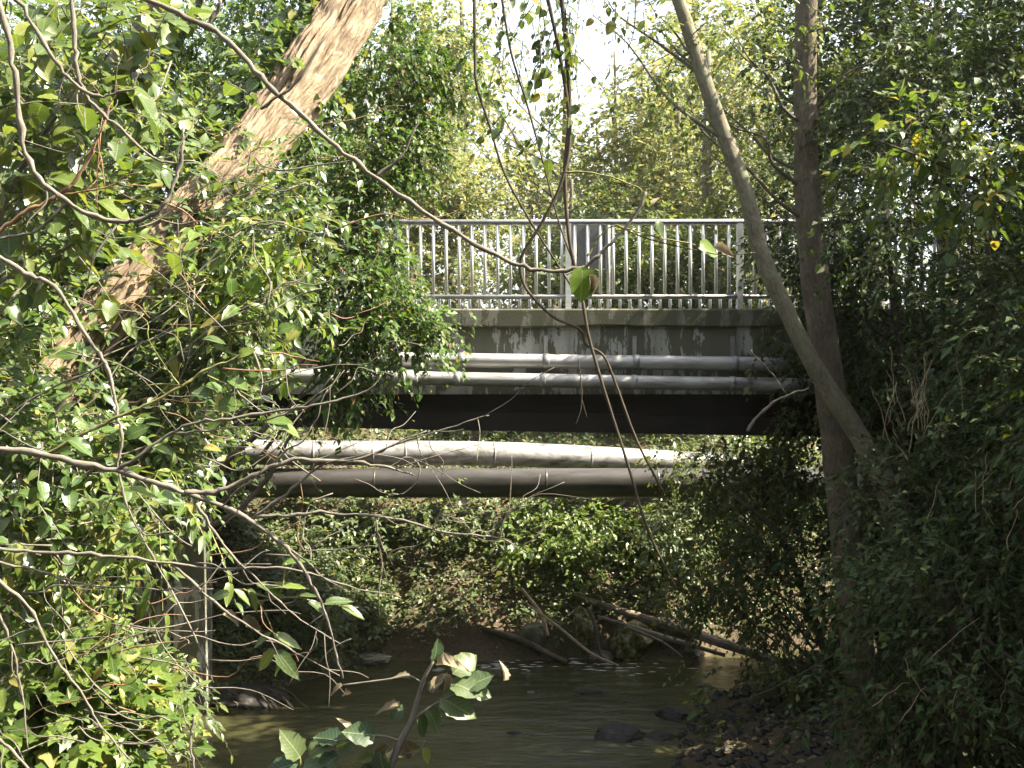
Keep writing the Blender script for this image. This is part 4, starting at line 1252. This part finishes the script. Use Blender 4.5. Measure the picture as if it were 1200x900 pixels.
branch('two long nearly level bare twigs crossing the abutment pillar', 'twig', [
    (Yc(4.0, [(-30, 642), (40, 648), (120, 651), (200, 661), (270, 667), (350, 668), (420, 690), (470, 700)]), .0075, .002),
    (Yc(4.0, [(-30, 655), (40, 668), (100, 684), (180, 689), (250, 690)]), .006, .002),
    (Yc(4.0, [(200, 662), (250, 705), (320, 750), (398, 792)]), .006, .002),
    (Yc(4.0, [(230, 590), (262, 640), (300, 680), (345, 720), (400, 755)]), .0055, .002),
    (Yc(4.0, [(20, 756), (80, 752), (120, 748), (147, 757)]), .0035, .0015)], twigs=5, seed=8)
branch('thin leafless stems at the lower left edge', 'twig', [
    (Yc(3.9, [(-10, 675), (35, 712), (62, 765), (95, 810), (118, 850), (155, 893)]), .006, .0025),
    (Yc(3.9, [(-10, 700), (15, 760), (28, 820), (33, 880)]), .005, .002),
    (Yc(3.9, [(-10, 860), (20, 885), (40, 910)]), .007, .004)], twigs=3, seed=9)
branch('slender forked grey shoot rising from the water before the abutment pillar', 'twig', [
    (Yc(5, [(228, 840), (224, 870), (228, 910)]), .006, .005),
    (Yc(5, [(226, 860), (215, 840), (210, 815)]), .004, .002)], seed=10)
branch('arching yellow shoot hanging over the middle of the railing', 'twig_green', [
    (Yc(3.4, [(662, 202), (700, 203), (730, 212), (752, 224), (742, 240)]), .003, .0015),
    (Yc(3.4, [(688, 300), (700, 280), (715, 266), (722, 264)]), .003, .002), (Yc(3.4, [(722, 264), (760, 275), (815, 287)]), .003, .0015)], group='shoots over the railing', seed=11)
branch('bent dry twig before the dark girder at the right', 'twig', [
    (Yc(8.5, [(876, 505), (890, 487), (908, 470), (930, 460), (948, 455)]), .012, .008), (Yc(8.5, [(880, 410), (905, 440), (922, 462)]), .006, .004)], group='shoots over the railing', seed=12)

# procedural tangle of dead twigs through the left shrubs
rng = np.random.default_rng(91)
tg = thing('dead_brushwood', 'tangle of fine dead twigs in front of the left shrubs', 'brushwood', at(150, 600, 5.0))
for k in range(120):
    px, py = rng.uniform(-10, 400), rng.uniform(150, 880)
    if px > 260 and py > 700: px -= 200
    Y = rng.uniform(4.2, 5.8)
    a = at(px, py, Y)
    ang = rng.normal(-.3, .7)
    ln = rng.uniform(.2, .7)
    e = a + np.array([math.cos(ang) * ln * rng.choice([1, 1, -1]), rng.normal(0, .1), -math.sin(ang) * ln * .7])
    b = MB(); limb(rng, b, a, e, rng.uniform(.0025, .005), .0012, rng.normal(0, .1), 5, 6, .14)
    b.build('twig', M['twig' if k % 4 else 'twig_red'], tg)

# ------------------------------------------------------------------ hanging vines in the middle
def vine(label, mat, segs, leaf_at, seed, lm='leaf_fargreen', size=.05, per=3):
    rng = np.random.default_rng(seed)
    t = thing('hanging_vine', label, 'vine', at(*segs[0][0][0]), 'vines hanging before the bridge')
    for q, (pts, r0, r1) in enumerate(segs):
        P_, R_ = smooth(wob(rng, np.array([at(*p) for p in pts]), .02), np.linspace(r0, r1, len(pts)), 7)
        b = MB(); b.tube(P_, R_, 7, rough=.25, freq=20); b.build('vine_stem', M[mat], t)
    if leaf_at:
        C = np.concatenate([at(px, py, Y)[None] + rng.normal(0, 1, (n, 3)) * np.array([sx / FPX * Y, .15, sy / FPX * Y]) for px, py, Y, sx, sy, n in leaf_at])
        D = nrm(rng.normal(0, .5, C.shape) + np.array([0, 0, -1.0]))
        L = rng.uniform(.15, .35, len(C))
        lv = spray_leaves(rng, C, D, L, 6, size, up=.4)
        b = MB(); twig_tubes(b, C, D, L, .003); b.build('twigs', M['twig_dark'], t, kind='stuff')
        leaf_parts(lv, BROAD, 'broad', M[lm], t, 120)
    return t


vine('thick twisted vine falling past the middle post and the pipes to the far bank', 'twig_dark', [
    (Yc(5.6, [(655, -30), (664, 60), (668, 130), (664, 200), (667, 280), (680, 345), (690, 400), (712, 470), (735, 545), (760, 620), (795, 690)]), .012, .006),
    (Yc(5.6, [(636, -30), (655, 60), (668, 150), (660, 210), (636, 262), (612, 300), (613, 330), (628, 352), (650, 372), (680, 385), (688, 402), (708, 415), (722, 450), (745, 515), (778, 580)]), .010, .006)],
    [(660, 30, 5.6, 16, 45, 22), (662, 110, 5.6, 14, 25, 9), (625, 20, 5.6, 22, 22, 10)], 601)
vine('long dark vine slanting from the upper left to the middle post', 'twig_dark', [
    (Yc(5.9, [(556, -30), (556, 60), (558, 100), (572, 145), (592, 205), (625, 262), (660, 318), (676, 345)]), .009, .005)],
    [(572, 20, 5.9, 16, 30, 9)], 602)
vine('thin dark vine just left of the thick twisted one', 'twig_dark', [
    (Yc(5.8, [(585, -30), (600, 60), (618, 120), (634, 190), (655, 262), (672, 310)]), .007, .004)],
    [(606, 40, 5.8, 14, 40, 9)], 603)
vine('fine wire like tendril hanging before the dark girder', 'twig_dark', [
    (Yc(8, [(678, 420), (682, 455), (681, 478), (676, 497)]), .004, .003), (Yc(8, [(682, 470), (688, 490)]), .003, .002)], None, 604)
vine('leafy creeper hanging from the top right of the sky gap', 'twig_dark', [
    (Yc(6.2, [(745, -30), (742, 30), (735, 60)]), .005, .002), (Yc(6.2, [(830, 25), (790, 60), (750, 80)]), .004, .002)],
    [(742, 30, 6.2, 14, 26, 7), (770, 75, 6.2, 26, 16, 6)], 605)

# ------------------------------------------------------------------ near sprigs with single leaves
_n = [0]


def sprig(label, stems, leaves, mat, twm, Y, tmpl=BROAD, tn='broad', name='leafy_sprig', group='leafy sprigs in front'):
    """leaves: (px, py, angle in the picture in degrees, length px, material or None, tilt)"""
    t = thing(name, label, 'sprig', at(stems[0][0][0][0], stems[0][0][0][1], Y), group)
    rng = np.random.default_rng(len(label) * 7)
    for pts, r0, r1 in stems:
        P_, R_ = smooth([at(px, py, Y) for px, py in pts], np.linspace(r0, r1, len(pts)), 6)
        b = MB(); b.tube(P_, R_, 8, rough=.2, freq=40); b.build('stem', M[twm], t)
    for px, py, ang, ln, mt, tilt in leaves:
        a = math.radians(ang)
        x = np.array([math.cos(a), rng.normal(0, .25), -math.sin(a)]); x /= np.linalg.norm(x)
        z = np.array([.3 + rng.normal(0, .25), -tilt, 1 - tilt + rng.normal(0, .2)])
        z = z - x * np.dot(z, x); z /= np.linalg.norm(z)
        lv = (at(px, py, Y)[None], x[None], z[None], np.array([ln / FPX * Y]))
        leaf_parts(lv, tmpl if mt != 'leaf_dead' else CURL, tn if mt != 'leaf_dead' else 'curl', M[mt or mat], t, 1)
    return t


CURL = t_ovate(.22, .5, .22)
TOOTH = t_ovate(.33, .12, .05)
N_ = None
sprig('half withered sprig rising from the bottom edge over the water', [
    ([(452, 915), (470, 868), (482, 845), (495, 800), (508, 775)], .011, .004), ([(482, 845), (510, 825), (545, 808)], .005, .002), ([(495, 800), (478, 792), (455, 796), (400, 803)], .0035, .002),
    ([(470, 868), (440, 862), (395, 868)], .004, .002), ([(465, 885), (490, 880), (498, 868)], .003, .002)], [
    (508, 775, -70, 30, N_, .5), (512, 780, -20, 34, 'leaf_dead', .5), (530, 790, -35, 40, N_, .6), (528, 800, 10, 42, N_, .4), (545, 806, 15, 34, N_, .5), (545, 806, -30, 36, N_, .5),
    (515, 818, 20, 48, N_, .6), (500, 830, 55, 34, N_, .6), (490, 838, 70, 30, N_, .6), (505, 812, -60, 28, 'leaf_dead', .5), (520, 790, 70, 24, 'leaf_dead', .6), (590, 798, -80, 22, 'leaf_dead', .6),
    (470, 830, 190, 28, 'leaf_dead', .5), (480, 795, 200, 20, 'leaf_dead', .5), (462, 868, 95, 48, 'leaf_dead', .7), (472, 866, 60, 42, 'leaf_dead', .7), (455, 872, 130, 30, 'leaf_dead', .7),
    (440, 862, 200, 40, N_, .5), (420, 866, 160, 36, N_, .5), (400, 870, 190, 42, N_, .6), (430, 880, 120, 34, N_, .6), (398, 885, 150, 36, N_, .6), (412, 862, 250, 24, 'leaf_dead', .5), (445, 880, 80, 34, N_, .6),
    (425, 895, 60, 34, N_, .6), (402, 803, 160, 16, 'leaf_dead', .5), (405, 806, 90, 18, 'leaf_dead', .5), (460, 845, -60, 22, N_, .5), (495, 876, 60, 20, 'leaf_yellow', .6)],
    'leaf_sprig', 'twig', 3.0)
sprig('two pointed leaves of a shoot at the bottom edge left of the withered sprig', [([(350, 920), (352, 895), (350, 880)], .004, .002)], [(352, 888, -115, 42, N_, .7), (350, 895, 175, 40, N_, .4), (355, 900, -20, 36, N_, .4), (362, 885, -40, 30, N_, .5)], 'leaf_sprig', 'twig_green', 3.0)
sprig('hanging compound leaf with pale leaflets right of the abutment pillar', [
    ([(285, 690), (300, 700), (318, 735), (325, 765)], .003, .0015), ([(335, 660), (330, 690), (320, 700), (280, 690)], .004, .002), ([(300, 705), (345, 700), (380, 708), (420, 712)], .003, .0015)], [
    (325, 765, 85, 40, N_, .6), (324, 762, 40, 44, N_, .5), (322, 760, 130, 34, N_, .6), (320, 744, 15, 36, N_, .4), (318, 742, 150, 26, N_, .5), (315, 690, -15, 45, 'leaf_bright', .2), (300, 685, 10, 36, 'leaf_bright', .25), (330, 664, -25, 36, 'leaf_bright', .2),
    (345, 700, -20, 30, N_, .3), (360, 705, 25, 30, N_, .4), (380, 708, -15, 34, N_, .3), (400, 711, 15, 30, N_, .3), (260, 720, 20, 24, 'leaf_dead', .5), (285, 722, 40, 28, 'leaf_dead', .5), (290, 690, 60, 34, N_, .4), (270, 695, 170, 30, N_, .4)],
    'leaf_near', 'twig_green', 4.2, LANCE, 'lance')
sprig('large round half brown leaf hanging from the arching branch before the railing', [([(664, 322), (672, 318), (680, 314)], .002, .001)], [(682, 312, 88, 42, 'leaf_bright', .85), (690, 322, 70, 26, 'leaf_dead', .8)], 'leaf_bright', 'twig_green', 2.95, t_ovate(.42, .2, .12), 'round')
sprig('single curled leaf on a thin twig before the right bay of the railing', [([(722, 264), (760, 280), (815, 293), (850, 299), (885, 296)], .0025, .0012)], [(818, 290, 5, 34, 'leaf_bright', .7), (838, 288, 30, 24, 'leaf_dead', .7), (768, 258, 60, 22, N_, .5), (765, 242, -70, 14, 'leaf_dead', .5)], 'leaf_near', 'twig_dark', 3.4)
sprig('spray of yellow green leaves before the left pipe ends', [([(243, 440), (275, 455), (300, 468)], .003, .0015), ([(250, 372), (275, 350), (290, 335)], .003, .0015), ([(215, 452), (190, 450), (170, 452)], .003, .0015)], [
    (240, 452, 10, 26, N_, .3), (255, 478, -15, 30, N_, .4), (268, 446, 15, 28, N_, .3), (250, 462, 190, 24, 'leaf_near', .4), (310, 495, -8, 34, N_, .25), (325, 498, 20, 30, N_, .3), (290, 345, -50, 26, N_, .4), (270, 325, 80, 22, 'leaf_bright', .6), (237, 398, 0, 28, 'leaf_near', .3), (280, 418, -30, 22, N_, .4), (150, 575, 5, 34, N_, .2), (185, 578, 15, 26, N_, .3), (80, 515, 25, 34, N_, .3), (325, 390, -30, 24, N_, .4),
    (238, 525, 0, 22, N_, .3), (180, 525, 10, 24, N_, .3), (332, 448, 80, 20, N_, .7)],
    'leaf_bright', 'twig_green', 3.7)
